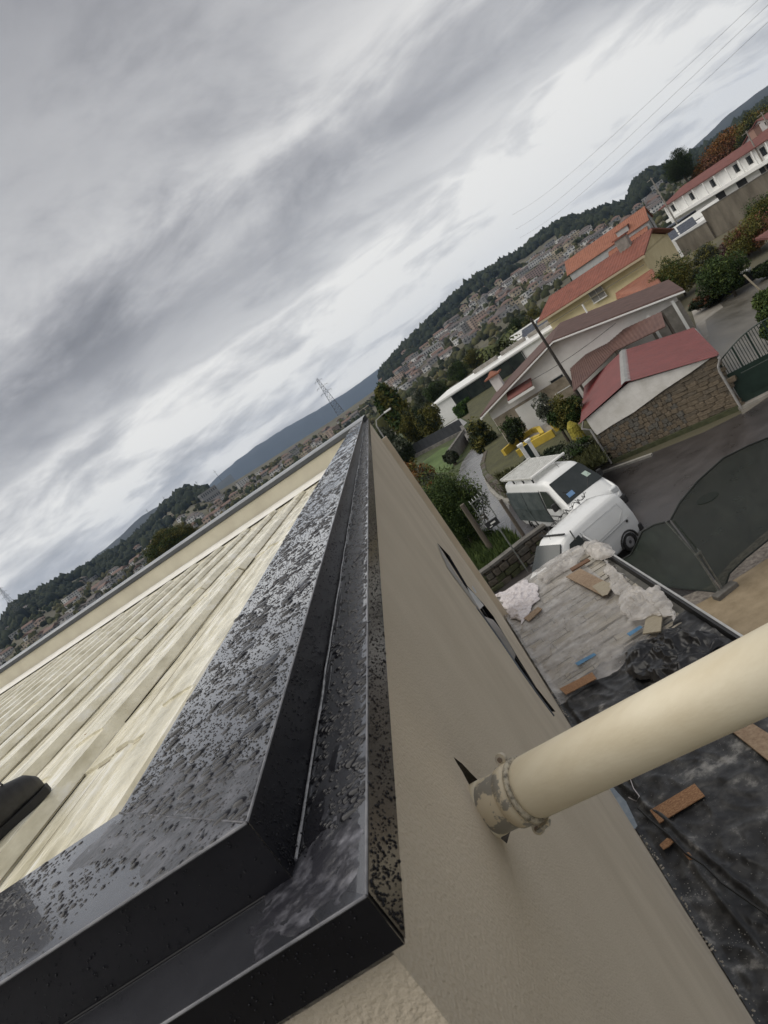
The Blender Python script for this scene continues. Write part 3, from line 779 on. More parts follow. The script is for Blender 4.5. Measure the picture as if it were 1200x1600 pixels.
# crumpled milky film over the street edge, in two lobes with a bulge over a bucket
def crumple(name, label, cat, outline, z0, amp, m, n=64, seed=0., dome=0., droop=None, fine=1.):
    c = sum(outline, Vector()) / len(outline); K = len(outline)
    def fn(i, j):
        a = i * K; k = int(a) % K; f = a - int(a); p = outline[k].lerp(outline[(k + 1) % K], f)
        v = c.lerp(p, j)
        z = z0 + amp * (.45 * soft(v.x, v.y, 3.6, seed) + .35 * ridged(v.x + v.y * .6, v.x * .5 - v.y, 5.0 if fine == 1 else 2.6, seed + 3) + .30 * fine * ridged(v.x * .7 - v.y, v.x + v.y, 8.5 if fine == 1 else 5.2, seed + 5) + .5 * nz(v.x, v.y, seed, 2.4)) * (1 - .75 * j ** 4) + dome * (1 - j * j)
        if j > .97: z = z0 - .01 if not droop else z0 - .01
        if droop and v.x > XE + .02: z -= (v.x - XE) * droop
        return (v.x + .02 * fine * nz(v.x, v.y, seed + 9, 7) + j ** 2 * (.10 * nz(v.x, v.y, seed + 2, 4.5) + .03 * nz(v.x, v.y, seed, 17)), v.y + .02 * nz(v.y, v.x, seed + 5, 7) + j ** 2 * (.10 * nz(v.y, v.x, seed + 8, 4.5) + .03 * nz(v.y, v.x, seed, 17)), z)
    o = MB().grid(K * 10, n, fn).build(name, m, smooth=True)
    if label: tag(o, label, cat)
    return o
ZT = 3.24
P_ = lambda lst, z=ZT: [G(a, b, z) for a, b in lst]
crumple('milky_film', 'crumpled milky plastic film hanging over the street edge of the lower roof', 'plastic film',
        P_([(945, 872), (962, 888), (985, 912), (1010, 925), (1030, 918), (1045, 935), (1058, 960), (1052, 972), (1036, 958), (1015, 962), (985, 972), (972, 952), (962, 925), (948, 900)], 3.33), 3.33, .085, M_milky, seed=2.2)
crumple('wrapped_bucket', 'round bundle wrapped in milky plastic at the far corner of the lower roof', 'bundle',
        P_([(912, 850), (930, 848), (950, 852), (960, 862), (950, 872), (930, 874), (914, 866)], 3.30), 3.30, .05, M_milky, seed=6.1, dome=.16)
crumple('loose_film', 'loose grey clear film bunched at the far end of the lower roof', 'plastic film',
        P_([(838, 895), (858, 878), (885, 860), (905, 850), (915, 862), (905, 882), (880, 895), (850, 912)], 3.26), 3.27, .07, M_clear, seed=3.7)
M_rub0 = mat('fold_black', (.012, .012, .012), rough=.45)
M_cloth = mat('dust_sheet', (.62, .57, .58), (.84, .80, .81), rough=.85, scale=18, c3=(.84, .80, .81), bump=.05, bscale=7, ridge=1)
crumple('dust_sheet', 'crumpled pinkish white dust sheet lying by the wall at the far end', 'cloth',
        P_([(775, 930), (795, 918), (818, 905), (838, 915), (843, 932), (828, 950), (812, 975), (795, 958), (783, 942)], 3.25), 3.235, .085, M_cloth, seed=9.4)
M_bundle = mat('black_bundle', (.008, .008, .009), (.018, .018, .020), rough=.30, scale=6, bump=.012, bscale=3, ridge=1)
crumple('black_bundle', 'heap of crumpled shiny black plastic by the street edge of the lower roof', 'plastic sheet',
        P_([(972, 1022), (995, 1002), (1022, 992), (1050, 975), (1075, 985), (1110, 985), (1132, 1000), (1100, 1025), (1075, 1055), (1045, 1078), (1012, 1062), (985, 1055)], 3.28), 3.25, .19, M_bundle, seed=12.5, fine=.4)
# loose boards
M_osb = mat('osb', (.24, .12, .06), (.44, .25, .13), rough=.8, scale=38, detail=3, stretch=(1, 1.6, 1), c3=(.56, .38, .23), bump=.003, bscale=60)
M_osbd = mat('osb_dull', (.25, .17, .11), (.38, .28, .19), rough=.8, scale=22, bump=.003, bscale=60)
M_plank = mat('pale_plank', (.34, .29, .21), (.46, .41, .31), rough=.75, scale=10, stretch=(1, 6, 1))
def board(name, label, px, z, t, m, cat='board'):
    z -= .03 if m is M_osb else 0
    pts = [G(a, b, z) for a, b in px]
    mb = MB().slab(pts, t)
    return tag(mb.build(name, m, bevel=.002), label, cat)
board('osb_board', 'brown chipboard panel lying on the clear film near the wrapped bundle', [(884, 901), (906, 888), (957, 914), (948, 928), (940, 930)], 3.29, .025, M_osbd)
board('grey_offcut', 'grey offcut lying over the end of the brown chipboard panel', [(925, 916), (942, 907), (958, 914), (949, 929), (941, 931)], 3.297, .004, M_plank)
board('wood_strip', 'thin brown wood strip behind the chipboard panel', [(890, 888), (918, 872), (922, 875), (893, 892)], 3.30, .03, mat('brown_strip', (.14, .075, .045), (.2, .11, .06), rough=.8, scale=20))
board('osb_offcut', 'orange chipboard offcut on the black sheeting just below the clear film', [(874, 1076), (925, 1050), (932, 1060), (884, 1085)], 3.29, .012, M_osb)
board('wood_offcut', 'short pale plank leaning on the black heap by the street edge', [(1004, 990), (1010, 962), (1036, 950), (1032, 986)], 3.30, .025, M_plank)
board('small_offcut', 'small tan wood piece half under the pinkish dust sheet', [(818, 966), (840, 948), (847, 951), (826, 970)], 3.262, .02, M_osbd)
board('long_plank', 'long brown plank at the right edge, behind the drain pipe', [(1128, 1130), (1155, 1117), (1255, 1180), (1255, 1232)], 3.26, .03, M_osbd, 'plank')
board('osb_piece', 'rust orange chipboard piece on black sheeting under the drain pipe', [(1015, 1266), (1085, 1224), (1101, 1243), (1030, 1286)], 3.235, .012, M_osb)
for q, (px, lab) in enumerate((([(1030, 1320), (1042, 1309), (1055, 1312), (1045, 1322), (1036, 1327)], 'orange broken chipboard scrap below the rust orange chipboard piece'), ([(1068, 1333), (1076, 1331), (1084, 1341), (1076, 1343)], 'tiny orange chip beside the long fold of the black sheeting'))):
    board('chipboard_scrap', lab, px, 3.25, .012, M_osb, 'scrap')
M_tape = mat('blue_tape', (.05, .17, .33), (.10, .27, .46), rough=.5, scale=10)
board('blue_tape', 'bright blue tape strip beside the black heap at the film edge', [(979, 990), (1000, 977), (1004, 980), (984, 994)], 3.28, .004, M_tape, 'tape')
board('blue_tape', 'bright blue tape strip at the near corner of the clear film', [(898, 1036), (928, 1020), (932, 1023), (903, 1040)], 3.25, .004, M_tape, 'tape')
board('blue_grey_foil', 'blue grey foil sliver between the beige wall and the black sheeting', [(942, 1235), (956, 1228), (978, 1252), (996, 1290), (990, 1297), (968, 1268)], 3.25, .004, mat('foil', (.22, .27, .33), (.32, .37, .42), rough=.3, scale=9), 'foil')
cp_ = [G(a, b, 3.235) for a, b in ((996, 1262), (1018, 1283), (1046, 1306), (1072, 1334), (1100, 1352), (1128, 1380), (1160, 1402), (1215, 1440))]
tag(MB().tube(cp_, .011, 8).build('fold_line', M_rub0, smooth=True), 'thin black tube added as a dark fold line over the black sheeting below the pipe', 'fold line')  # tube added to draw the dark fold line of the sheeting
cp_ = [G(a, b, 3.24) for a, b in ((984, 1215), (990, 1232), (999, 1244), (994, 1252), (982, 1246))]
tag(MB().tube(cp_, .005, 6).build('loose_string', M_cloth, smooth=True), 'short white string end lying by the wall beside the drain pipe', 'string')
# grit, mortar lumps and paper scraps scattered on the sheeting: stuff
vs, fs = [], []
def lump(c, r, flat=.5):
    o = len(vs); a0 = random.random() * 6
    for k in range(6):
        a = a0 + k * PI / 3; rr = r * random.uniform(.6, 1.2); vs.append((c[0] + rr * math.cos(a), c[1] + rr * math.sin(a), c[2]))
    vs.append((c[0], c[1], c[2] + r * flat))
    fs.extend([(o + k, o + (k + 1) % 6, o + 6) for k in range(6)])
for k in range(4200):
    y = 2.5 + 7.2 * random.random() ** 1.3; x = random.uniform(XW + .03, XE - .1)
    if nz(x, y, 5, 1.6) < -.12 + .3 * random.random() and x > .15: continue
    z = black((x - XW - .01) / (XE - .03 - XW), (y + 1.5) / 11.25)[2]
    lump((x, y, z + .001), random.choice((.002, .003, .003, .004, .006)), .5)
for k in range(90):
    p = G(random.gauss(1085, 14), random.gauss(1395, 14), 3.2) if k % 2 else G(random.gauss(1150, 30), random.gauss(1470, 14), 3.2)
    lump((p.x, p.y, 3.20), random.uniform(.002, .009), .3)
for k in range(260):
    y = random.uniform(9.6, 14.4); x = random.uniform(XW + .1, 1.7); lump((x, y, 3.215), random.choice((.006, .009, .014)), .5)
o = MB().add(vs, fs).build('debris', mat('debris', (.16, .15, .135), (.36, .345, .32), rough=.8, scale=30)); tag(o, 'pale mortar crumbs and grit scattered on the lower roof', 'debris', kind='stuff')
MB_ = MB()
vs, fs = [], []
for k in range(520):     # ragged mortar and foil edge where the wall meets the sheeting
    y = 2.4 + 11 * random.random() ** 1.2; lump((XW + random.uniform(.005, .045), y, 3.205 + random.uniform(0, .03)), random.uniform(.004, .015), .4)
o = MB().add(vs, fs).build('wall_foot_mortar', mat('mortar_edge', (.30, .27, .22), (.46, .42, .35), rough=.85, scale=24)); tag(o, 'ragged mortar crumbs along the foot of the beige wall', 'mortar', kind='stuff')

# ================================================================== THE STREET AND GROUND
M_grass = mat('grass', (.035, .050, .018), (.070, .085, .030), rough=.9, scale=1.1, detail=9, c3=(.09, .085, .04), bump=.05, bscale=9)
M_earth = mat('earth', (.055, .05, .032), (.11, .10, .06), rough=.9, scale=.035, detail=12, c3=(.075, .09, .04))
M_asph = mat('asphalt_wet', (.032, .029, .029), (.060, .054, .053), rough=.42, scale=.9, detail=9, wet=.16, bump=.003, bscale=60)
M_lane = mat('lane_concrete', (.12, .12, .122), (.20, .20, .20), rough=.35, scale=.8, detail=7, wet=.15)
M_drive = mat('driveway_concrete', (.085, .077, .063), (.20, .185, .16), rough=.5, scale=.5, detail=9, stretch=(1, .35, 1), wet=.15)
M_drivep = mat('driveway_pale', (.24, .22, .19), (.32, .30, .27), rough=.6, scale=1)
M_dirt = mat('sandy_dirt', (.22, .17, .105), (.34, .27, .18), rough=.9, scale=1.6, detail=9, bump=.01, bscale=25)
M_gravel = mat('gravel_edge', (.11, .095, .085), (.26, .23, .20), rough=.9, scale=11, detail=9, bump=.012, bscale=40)

# terrain: polar grid, flat near the street, dipping into the valley and rising to the wooded ridges
SKY_PX = [(-900, 1900), (-300, 1190), (0, 1000), (20, 955), (45, 937), (120, 903), (200, 855), (235, 825), (262, 795), (285, 772), (305, 768), (345, 766), (400, 732), (450, 700), (520, 656), (588, 608), (600, 584), (620, 560), (640, 540), (665, 518), (700, 482), (730, 455), (760, 432), (790, 415), (820, 398), (850, 372), (880, 353), (925, 340), (960, 328), (985, 320), (990, 302), (1003, 284), (1022, 272), (1042, 268), (1060, 262), (1100, 240), (1150, 205), (1200, 165), (1500, -40), (2200, -500)]
def azel(px, py):
    v = ray(px, py); return math.atan2(v[0], v[1]), v[2] / math.hypot(v[0], v[1])
_sk = sorted(azel(*p) for p in SKY_PX)
_az = np.array([a for a, e in _sk]); _te = np.array([e for a, e in _sk])
RH = 1500.0
def sm(t): t = max(0., min(1., t)); return t * t * (3 - 2 * t)
def terr(x, y):
    r = math.hypot(x, y)
    if r < 130: return 0.0
    az = math.atan2(x, y); te = float(np.interp(az, _az, _te))
    top = H + RH * te
    base = -16 * sm((r - 130) / 300)
    a = sm((r - 360) / (RH - 360)) ** 1.15
    z = base + (top + 16) * a if r < RH else top - 60 * sm((r - RH) / 500)
    w = sm((r - 250) / 300) * (1 - sm((r - 1150) / 300))
    z += w * 5.0 * nz(x, y, 0, .006)
    return z
radii = [0, 3, 8, 16, 30, 50, 75, 100, 130, 160, 190, 230, 280, 340, 400, 470, 550, 640, 740, 850, 960, 1070, 1180, 1290, 1390, 1460, 1500, 1560, 1700, 2000, 3000, 6000, 9000]
na = 300; vs, fs = [], []
azs = np.concatenate([np.linspace(-PI, -.95, 30, endpoint=False), np.linspace(-.95, 1.15, na, endpoint=False), np.linspace(1.15, PI, 30, endpoint=False)])
NA = len(azs)
for r in radii:
    for a in azs:
        x, y = r * math.sin(a), r * math.cos(a)
        z = terr(x, y) if r <= 2000 else -40
        vs.append((x, y, z - .02))
for i in range(len(radii) - 1):
    for k in range(NA):
        a, b = i * NA + k, i * NA + (k + 1) % NA
        fs.append((a, b, b + NA, a + NA) if i else (k, b + NA, a + NA))
fs = [f for f in fs if len(set(f)) == len(f)]
tag(MB().add(vs, fs).build('ground', M_earth, smooth=True, fixn=False), kind='structure')

def flat(name, px, z, m, t=None, world=None):
    pts = [G(a, b, z) for a, b in px] if world is None else [Vector((a, b, z)) for a, b in world]
    bm = bmesh.new(); vv = [bm.verts.new(p) for p in pts]
    f = bm.faces.new(vv)
    if f.normal.z < 0: f.normal_flip()
    bm.normal_update()
    if f.normal.z < 0: bmesh.ops.reverse_faces(bm, faces=[f])
    bmesh.ops.triangulate(bm, faces=bm.faces[:])
    me = bpy.data.meshes.new(name); bm.to_mesh(me); bm.free(); me.materials.append(m)
    o = bpy.data.objects.new(name, me); COL.objects.link(o); o['kind'] = 'structure'; return o
flat('grass_verge', None, .004, M_grass, world=[(-30, 16), (4, 16), (4.2, 30), (8, 75), (10, 130), (-30, 130)])
flat('road', [(860, 905), (1010, 1075), (1300, 900), (1300, 545), (1210, 610), (1160, 645), (1100, 675), (1000, 715), (950, 728), (900, 752), (850, 772), (800, 788), (770, 765), (700, 800), (740, 880), (790, 960), (830, 960)], .012, M_asph)
flat('lane', [(795, 788), (770, 767), (762, 745), (768, 725), (752, 690), (738, 668), (728, 676), (738, 700), (722, 722), (700, 790), (745, 850), (800, 830)], .018, M_lane)
flat('driveway', [(1128, 568), (1160, 648), (1230, 600), (1300, 520), (1300, 380), (1190, 420), (1130, 470), (1085, 500), (1095, 540)], .016, M_drive)
flat('driveway_path', [(1085, 500), (1112, 548), (1102, 500), (1130, 480), (1125, 474), (1080, 484)], .022, M_drivep)
flat('dirt_yard', [(1040, 960), (1115, 925), (1140, 905), (1200, 868), (1320, 790), (1400, 1100), (1100, 1150)], .020, M_dirt)
flat('gravel_edge', [(1015, 965), (1060, 935), (1110, 915), (1140, 880), (1200, 828), (1320, 740), (1320, 800), (1200, 872), (1140, 910), (1115, 930), (1045, 968)], .025, M_gravel)
# kerbs: real steps
M_kerb = mat('kerb_stone', (.24, .23, .21), (.36, .35, .32), rough=.7, scale=6)
kerb = [(800, 787), (783, 780), (769, 768), (762, 752), (764, 738), (768, 724)]
kp = [G(a, b, 0) for a, b in kerb]
mb = MB()
ks = thing('kerb', 'curved concrete kerb round the garden corner where the lane leaves the road', 'kerb', kp[0])
for a, b in zip(kp[:-1], kp[1:]):
    L = (b - a).length; n = max(1, int(L / 1.0))
    for q in range(n):
        p, s = a.lerp(b, q / n), a.lerp(b, (q + .97) / n)
        MB().beam(p + Vector((0, 0, .10)), s + Vector((0, 0, .10)), .22, .20).build('kerbstone', M_kerb, ks, off=kp[0])
k2 = [G(a, b, 0) for a, b in ((1020, 712), (975, 728), (935, 742), (905, 758))]
ks2 = thing('kerb', 'low pale kerb along the foot of the rubble wall beside the stone shed', 'kerb', k2[0])
for a, b in zip(k2[:-1], k2[1:]):
    MB().beam(a + Vector((0, 0, .05)), b + Vector((0, 0, .05)), .16, .12).build('kerbstone', M_kerb, ks2, off=k2[0])

# ---- raised garden behind a rubble retaining wall
GZ = 1.05
gp = [G(959, 718, 0)] + [G(a, b, 0) for a, b in ((930, 733), (900, 750), (850, 770), (805, 783), (786, 775), (773, 762), (768, 745), (772, 725), (756, 690), (744, 668))]
gworld = [(p.x, p.y) for p in gp] + [(12, 100), (40, 100), (24, 62), (19.5, 44), (14.2, 33.5), (9.7, 29.8)]
M_gsoil = mat('garden_soil', (.045, .045, .02), (.085, .085, .035), rough=.9, scale=1.4, detail=9, bump=.06, bscale=6)
M_rubble = mat('rubble', (.060, .050, .042), (.13, .11, .09), rough=.9, scale=3, detail=9, bump=.05, bscale=6)
o = MB().prism(gworld, -.1, GZ).build('garden', M_gsoil); o['kind'] = 'structure'
# stones face of the retaining wall
STONE = []
for k in range(7):
    bm = bmesh.new(); bmesh.ops.create_cube(bm, size=1.0)
    bmesh.ops.bevel(bm, geom=bm.edges[:], offset=.14, segments=1, affect='EDGES')
    for v in bm.verts: v.co += Vector([random.uniform(-.05, .05) for _ in range(3)])
    me = bpy.data.meshes.new('stone'); bm.to_mesh(me); bm.free()
    STONE.append(me)
def stone_wall(name, label, cat, path, h, sx=.42, sz=.24, depth=.3, m=None, thingobj=None, inset=0., limit=300, jit=.25, clip=None, core=None, hfun=None):
    t = thingobj or thing(name, label, cat, path[0])
    off = Vector(t.location); me_m = []
    for s in STONE:
        c = s.copy(); c.materials.clear(); c.materials.append(m if not isinstance(m, (list, tuple)) else m[len(me_m) % len(m)]); me_m.append(c)
    cnt = 0; items = []
    for a, b in zip(path[:-1], path[1:]):
        d = b - a; L = d.length; ang = math.atan2(d.y, d.x)
        z = 0.; row = 0
        while z < h - .05:
            hz = sz * random.uniform(.8, 1.25); hz = min(hz, h - z); u = random.uniform(-sx / 2, 0)
            while u < L:
                w = sx * random.uniform(.6, 1.45); c = u + w / 2
                if 0 <= c <= L:
                    p = a + d * (c / L); zc = a.z + z + hz / 2
                    hh = hfun(c / L) if hfun else h
                    if zc - a.z + hz * .3 < hh: items.append((p, zc, w, hz, ang, c))
                u += w
            z += hz; row += 1
    R = Matrix.Rotation
    for (p, zc, w, hz, ang, c) in items:
        if len([0]) and cnt < limit:
            q = inst(random.choice(me_m), 'stone', t, Vector((p.x, p.y, zc)) - off, (random.uniform(-.06, .06), random.uniform(-.04, .04), ang + random.uniform(-.06, .06)), (w * .96, depth * random.uniform(.8, 1.15), hz * .95)); cnt += 1
    return t
M_stones = [mat('stone_brown', (.085, .070, .050), (.17, .14, .105), rough=.9, scale=5, detail=9, bump=.03, bscale=9), mat('stone_grey', (.08, .074, .064), (.16, .15, .13), rough=.9, scale=5, detail=9, bump=.03, bscale=9), mat('stone_tan', (.11, .086, .058), (.20, .16, .115), rough=.9, scale=5, detail=9, bump=.03, bscale=9)]
M_rst = [mat('rubble_brown', (.055, .045, .035), (.11, .095, .075), rough=.9, scale=4, detail=9), mat('rubble_grey', (.06, .055, .048), (.13, .12, .10), rough=.9, scale=4, detail=9), mat('rubble_moss', (.04, .045, .02), (.075, .08, .04), rough=.9, scale=4, detail=9)]
stone_wall('retaining_wall', 'dark mossy rubble retaining wall holding up the garden behind the vans', 'retaining wall', [p.copy() for p in gp[:9]], GZ + .05, .5, .27, .34, M_rst)
rwl = [G(a, b, 0) for a, b in ((735, 950), (785, 915), (838, 873), (870, 850))]
stone_wall('rubble_wall', 'low rubble wall with a cement top beside the sign pole', 'wall', rwl, .85, .45, .24, .34, M_rst)
mb = MB()
for a, b in zip(rwl[:-1], rwl[1:]): mb.beam(a + Vector((0, 0, .9)), b + Vector((0, 0, .9)), .36, .10)
w = [o_ for o_ in COL.objects if o_.name.startswith('rubble_wall')][0]
mb.build('coping', M_concrete_dk, w, off=rwl[0])

# ================================================================== STONE SHED WITH RED SHEET ROOF
sb0, sb1 = G(960, 722, 0), G(1158, 638, 0)
def vert_z(p, px, py):
    best = min(((proj((p.x, p.y, z))[0] - px) ** 2 + (proj((p.x, p.y, z))[1] - py) ** 2, z) for z in np.arange(-1, 15, .02)); return best[1]
e0 = vert_z(sb0, 916, 652) ; e1 = vert_z(sb1, 1114, 558)
eave = (e0 + e1) / 2
d = (sb1 - sb0); SL = d.length; sdir = d.normalized(); sback = Vector((-sdir.y, sdir.x, 0)); sback = sback if sback.y > 0 else -sback
ang = math.atan2(sdir.y, sdir.x)
shed = thing('stone_shed', 'small stone shed with white gable and dark red corrugated roof beside the road', 'shed', sb0, ang)
# local frame: x along the front, y backwards
SD = 7.6; u_r = .43; rz_ = eave + .62
def SM(): return MB()
SM().box((SL / 2, SD / 2 - .0, eave / 2), (SL - .06, SD + .01, eave)).build('core_wall', mat('shed_mortar', (.10, .086, .066), (.18, .155, .125), rough=.95, scale=7, detail=9), shed)
for v in [o for o in COL.objects if o.parent is shed][-1].data.vertices: v.co.x += -.33 * max(0, v.co.y)
hf = lambda u: 1.72 + .0 if u < .35 else lerp(1.72, 2.25, (u - .35) / .65)
KX = -.33
def SH(o):
    for v in o.data.vertices: v.co.x += KX * max(0, v.co.y)
    return o
sp = thing('tmp', 'x', 'x', (0, 0, 0))
bpy.data.objects.remove(sp)
# stones of the front wall, in local coordinates
cs = []
for s in STONE:
    for m in M_stones:
        c = s.copy(); c.materials.clear(); c.materials.append(m); cs.append(c)
z = 0.; cnt = 0
while z < eave:
    hz = .175 * random.uniform(.8, 1.25); u = random.uniform(-.2, 0)
    while u < SL:
        big = 1.7 if u > SL * .62 else .72
        w = .31 * big * random.uniform(.6, 1.3); c = u + w / 2
        if -.02 < c < SL + .02 and z + hz * .6 < hf(c / SL):
            idx = random.randrange(len(cs))
            if u > SL * .62: idx = (idx // 3) * 3 + random.choice((0, 2, 2))
            inst(cs[idx], 'stone', shed, (c, .06 + random.uniform(-.015, .015), z + hz / 2 + (random.uniform(-.03, .03) if u < SL * .62 else 0)), (random.uniform(-.08, .08), random.uniform(-.22, .22) * (u < SL * .62), random.uniform(-.08, .08)), (w * 1.03, .24, hz * 1.06)); cnt += 1
        u += w
    z += hz
MB().box((SL / 2, -.03, .07), (SL + .1, .25, .22)).build('footing', M_rst[2], shed)
# white rendered gable panel
M_shw = mat('shed_white', (.58, .56, .52), (.74, .72, .69), rough=.85, scale=2.2, detail=8)
MB().prism([(.0, 1.68), (.05, 1.50), (SL * .16, 1.62), (SL * .35, 1.72), (SL * .62, 2.02), (SL * .85, 2.2), (SL, 2.36), (SL, eave), (SL * u_r, rz_ - .04), (0, eave)], -.0, .16, M=Matrix(((1, 0, 0, 0), (0, 0, -1, .035), (0, 1, 0, 0), (0, 0, 0, 1)))).build('gable_panel', M_shw, shed)
M_red = mat('red_sheet', (.105, .013, .014), (.150, .023, .022), rough=.42, scale=1.5, detail=7)
def corr(u0, u1, z0, z1, y0, y1, name, m, pitch=.27, amp=.040, par=shed):
    """corrugated sheet between two slopes; ribs run along the slope? along depth"""
    mb = MB(); L = math.hypot(u1 - u0, z1 - z0); n = max(2, int((y1 - y0) / pitch)) * 6
    vs = []
    for k in range(n + 1):
        t = k / n; yy = lerp(y0, y1, t); dz = amp * math.sin(t * n / 6 * 2 * PI)
        vs += [(u0, yy, z0 + dz), (lerp(u0, u1, .5), yy, lerp(z0, z1, .5) + dz), (u1, yy, z1 + dz)]
    fs = []
    for k in range(n):
        for q in range(2): fs.append((k * 3 + q, k * 3 + q + 1, k * 3 + 3 + q + 1, k * 3 + 3 + q))
    o = mb.add(vs, fs).build(name, m, par, smooth=False)
    return SH(o) if par is shed else o
ur = SL * u_r
slope_l = (rz_ - eave) / ur; slope_r = (rz_ - eave) / (SL - ur)
for q in range(4):
    ya, yb = -.28 + q * 1.95, -.28 + (q + 1) * 1.95 + .04
    corr(-.35, ur - .02, eave - .35 * slope_l + .06 + q * .004, rz_ + .06 + q * .004, ya, yb, 'roof_sheet', M_red)
    corr(ur + .02, SL + .30, rz_ + .06 + q * .004, eave - .3 * slope_r + .06 + q * .004, ya, yb, 'roof_sheet', M_red)
SH(MB().add([(ur - .22, -.3, rz_ + .04 - .22 * slope_l + .06), (ur, -.3, rz_ + .13), (ur + .22, -.3, rz_ + .04 - .22 * slope_r + .06),
          (ur - .22, 7.62, rz_ + .04 - .22 * slope_l + .06), (ur, 7.62, rz_ + .13), (ur + .22, 7.62, rz_ + .04 - .22 * slope_r + .06)], [(0, 1, 4, 3), (1, 2, 5, 4)]).build('ridge_cap', mat('ridge_grey', (.20, .20, .20), (.30, .30, .29), rough=.6, scale=4), shed))
M_pvc = mat('gutter_grey', (.26, .25, .24), (.36, .35, .34), rough=.5, scale=6)
MB().tube([(SL + .32, -.32, eave - .12), (SL + .32 + KX * 7.6, 7.6, eave - .12)], .055, 8).build('gutter', M_pvc, shed)
MB().tube([(SL + .32, -.25, eave - .14), (SL + .10, -.20, eave - .42), (SL + .06, -.2, eave - .6), (SL + .06, -.2, .05)], .05, 8).build('downpipe', M_pvc, shed)
MB().tube([(-.30, -.32, eave - .28), (-.30 + KX * 7.6, 7.6, eave - .28)], .04, 8).build('gutter', M_pvc, shed)
MB().tube([(-.28, -.3, eave - .3), (-.06, -.18, eave - .5), (-.06, -.18, .05)], .045, 8).build('downpipe', M_pvc, shed)
# brown sheet lean-to between shed and house
M_brown = mat('brown_sheet', (.085, .042, .034), (.125, .065, .052), rough=.6, scale=2.5, detail=7)
lt = thing('leanto_shelter', 'low shelter with rusty brown corrugated sheet roof behind the stone shed', 'shelter', G(962, 548, 0))
LT_Q = [((896, 612, 2.95), (962, 548, 3.0), (941, 530, 3.5), (891, 576, 3.35)), ((962, 548, 3.0), (1040, 510, 3.0), (1033, 487, 3.5), (941, 530, 3.5))]
LT_P = LT_Q
# ================================================================== VEHICLES
M_van = mat('van_paint', (.70, .71, .71), (.76, .77, .77), rough=.22, scale=1.5, coat=.4)
M_vang = mat('van_dirt_paint', (.50, .51, .51), (.62, .63, .63), rough=.3, scale=3)
M_vglass = mat('van_glass', (.018, .024, .024), (.03, .036, .036), rough=.07, scale=2, spec=.7)
M_rub = mat('black_plastic', (.018, .018, .019), (.03, .03, .03), rough=.6, scale=9)
M_tyre = mat('tyre', (.014, .014, .014), rough=.8)
M_rim = mat('rim', (.30, .30, .31), (.42, .42, .43), rough=.35, metal=.7, scale=8)
M_lamp = mat('headlamp', (.62, .64, .65), rough=.08, spec=.8)
M_red_l = mat('tail_lamp', (.35, .02, .02), rough=.2)
def skinbody(secs, n=28):
    """secs: list of (x, half width at sill, half width at belt, half width at roof, z bottom, z belt, z roof, round)"""
    vs, fs = [], []
    for (x, ws, wb, wr, z0, zb, zr) in secs:
        pts = [(0, z0), (ws * .9, z0), (ws, z0 + .08), (wb * 1.0, lerp(z0, zb, .5)), (wb, zb), (lerp(wb, wr, .55), lerp(zb, zr, .6)), (wr, zr - .10), (wr * .86, zr - .02), (wr * .5, zr + .01), (0, zr + .02)]
        ring = pts + [(-a, b) for a, b in reversed(pts[1:-1])]
        vs += [(x, a, b) for a, b in ring]; K = len(ring)
    for i in range(len(secs) - 1):
        for k in range(K): fs.append((i * K + k, i * K + (k + 1) % K, (i + 1) * K + (k + 1) % K, (i + 1) * K + k))
    fs.append(tuple(range(K))); fs.append(tuple((len(secs) - 1) * K + k for k in range(K)))
    return vs, fs
def wheel(par, x, y, r, w):
    R = Matrix.Rotation(PI / 2, 3, 'X')
    t = MB(); pr = [(r * .62, -w / 2), (r * .93, -w / 2), (r, -w * .3), (r, w * .3), (r * .93, w / 2), (r * .62, w / 2)]
    vs, fs = [], []; n = 26
    for (rr, a) in pr:
        for k in range(n):
            th = 2 * PI * k / n; vs.append((x + rr * math.cos(th), y + a, r + rr * math.sin(th)))
    for i in range(len(pr) - 1):
        for k in range(n): fs.append((i * n + k, i * n + (k + 1) % n, (i + 1) * n + (k + 1) % n, (i + 1) * n + k))
    wo = t.add(vs, fs).build('wheel', M_tyre, par, smooth=True)
    s = 1 if y > 0 else -1
    MB().tube([(x, y + s * w * .1, r), (x, y + s * w * .36, r), (x, y + s * w * .40, r)], [r * .62, r * .60, r * .50], 20).build('rim', M_rim, wo, smooth=False)
    MB().tube([(x, y + s * w * .38, r), (x, y + s * w * .47, r)], [r * .2, r * .15], 10).build('hub_cap', M_rub, wo)
    return wo
def arch(par, x, y, r):
    mb = MB(); s = 1 if y > 0 else -1
    mb.tube([(x + r * math.cos(a), y, r * .86 + r * math.sin(a)) for a in np.linspace(-.05, PI + .05, 14)], .035, 6)
    mb.build('wheel_arch', M_rub, par)
def panelq(par, name, m, pts, t=.012):
    """slightly proud curved-less panel from points in local space"""
    mb = MB(); pts = [Vector(p) for p in pts]
    nrm = (pts[1] - pts[0]).cross(pts[2] - pts[1]).normalized(); c = sum(pts, Vector()) / len(pts)
    if nrm.dot(c - Vector((0, 0, .9))) < 0: nrm = -nrm
    a = [p + nrm * t for p in pts]; n = len(pts)
    mb.add(pts + a, [tuple(range(n, 2 * n))] + [(i, (i + 1) % n, n + (i + 1) % n, n + i) for i in range(n)])
    return mb.build(name, m, par)

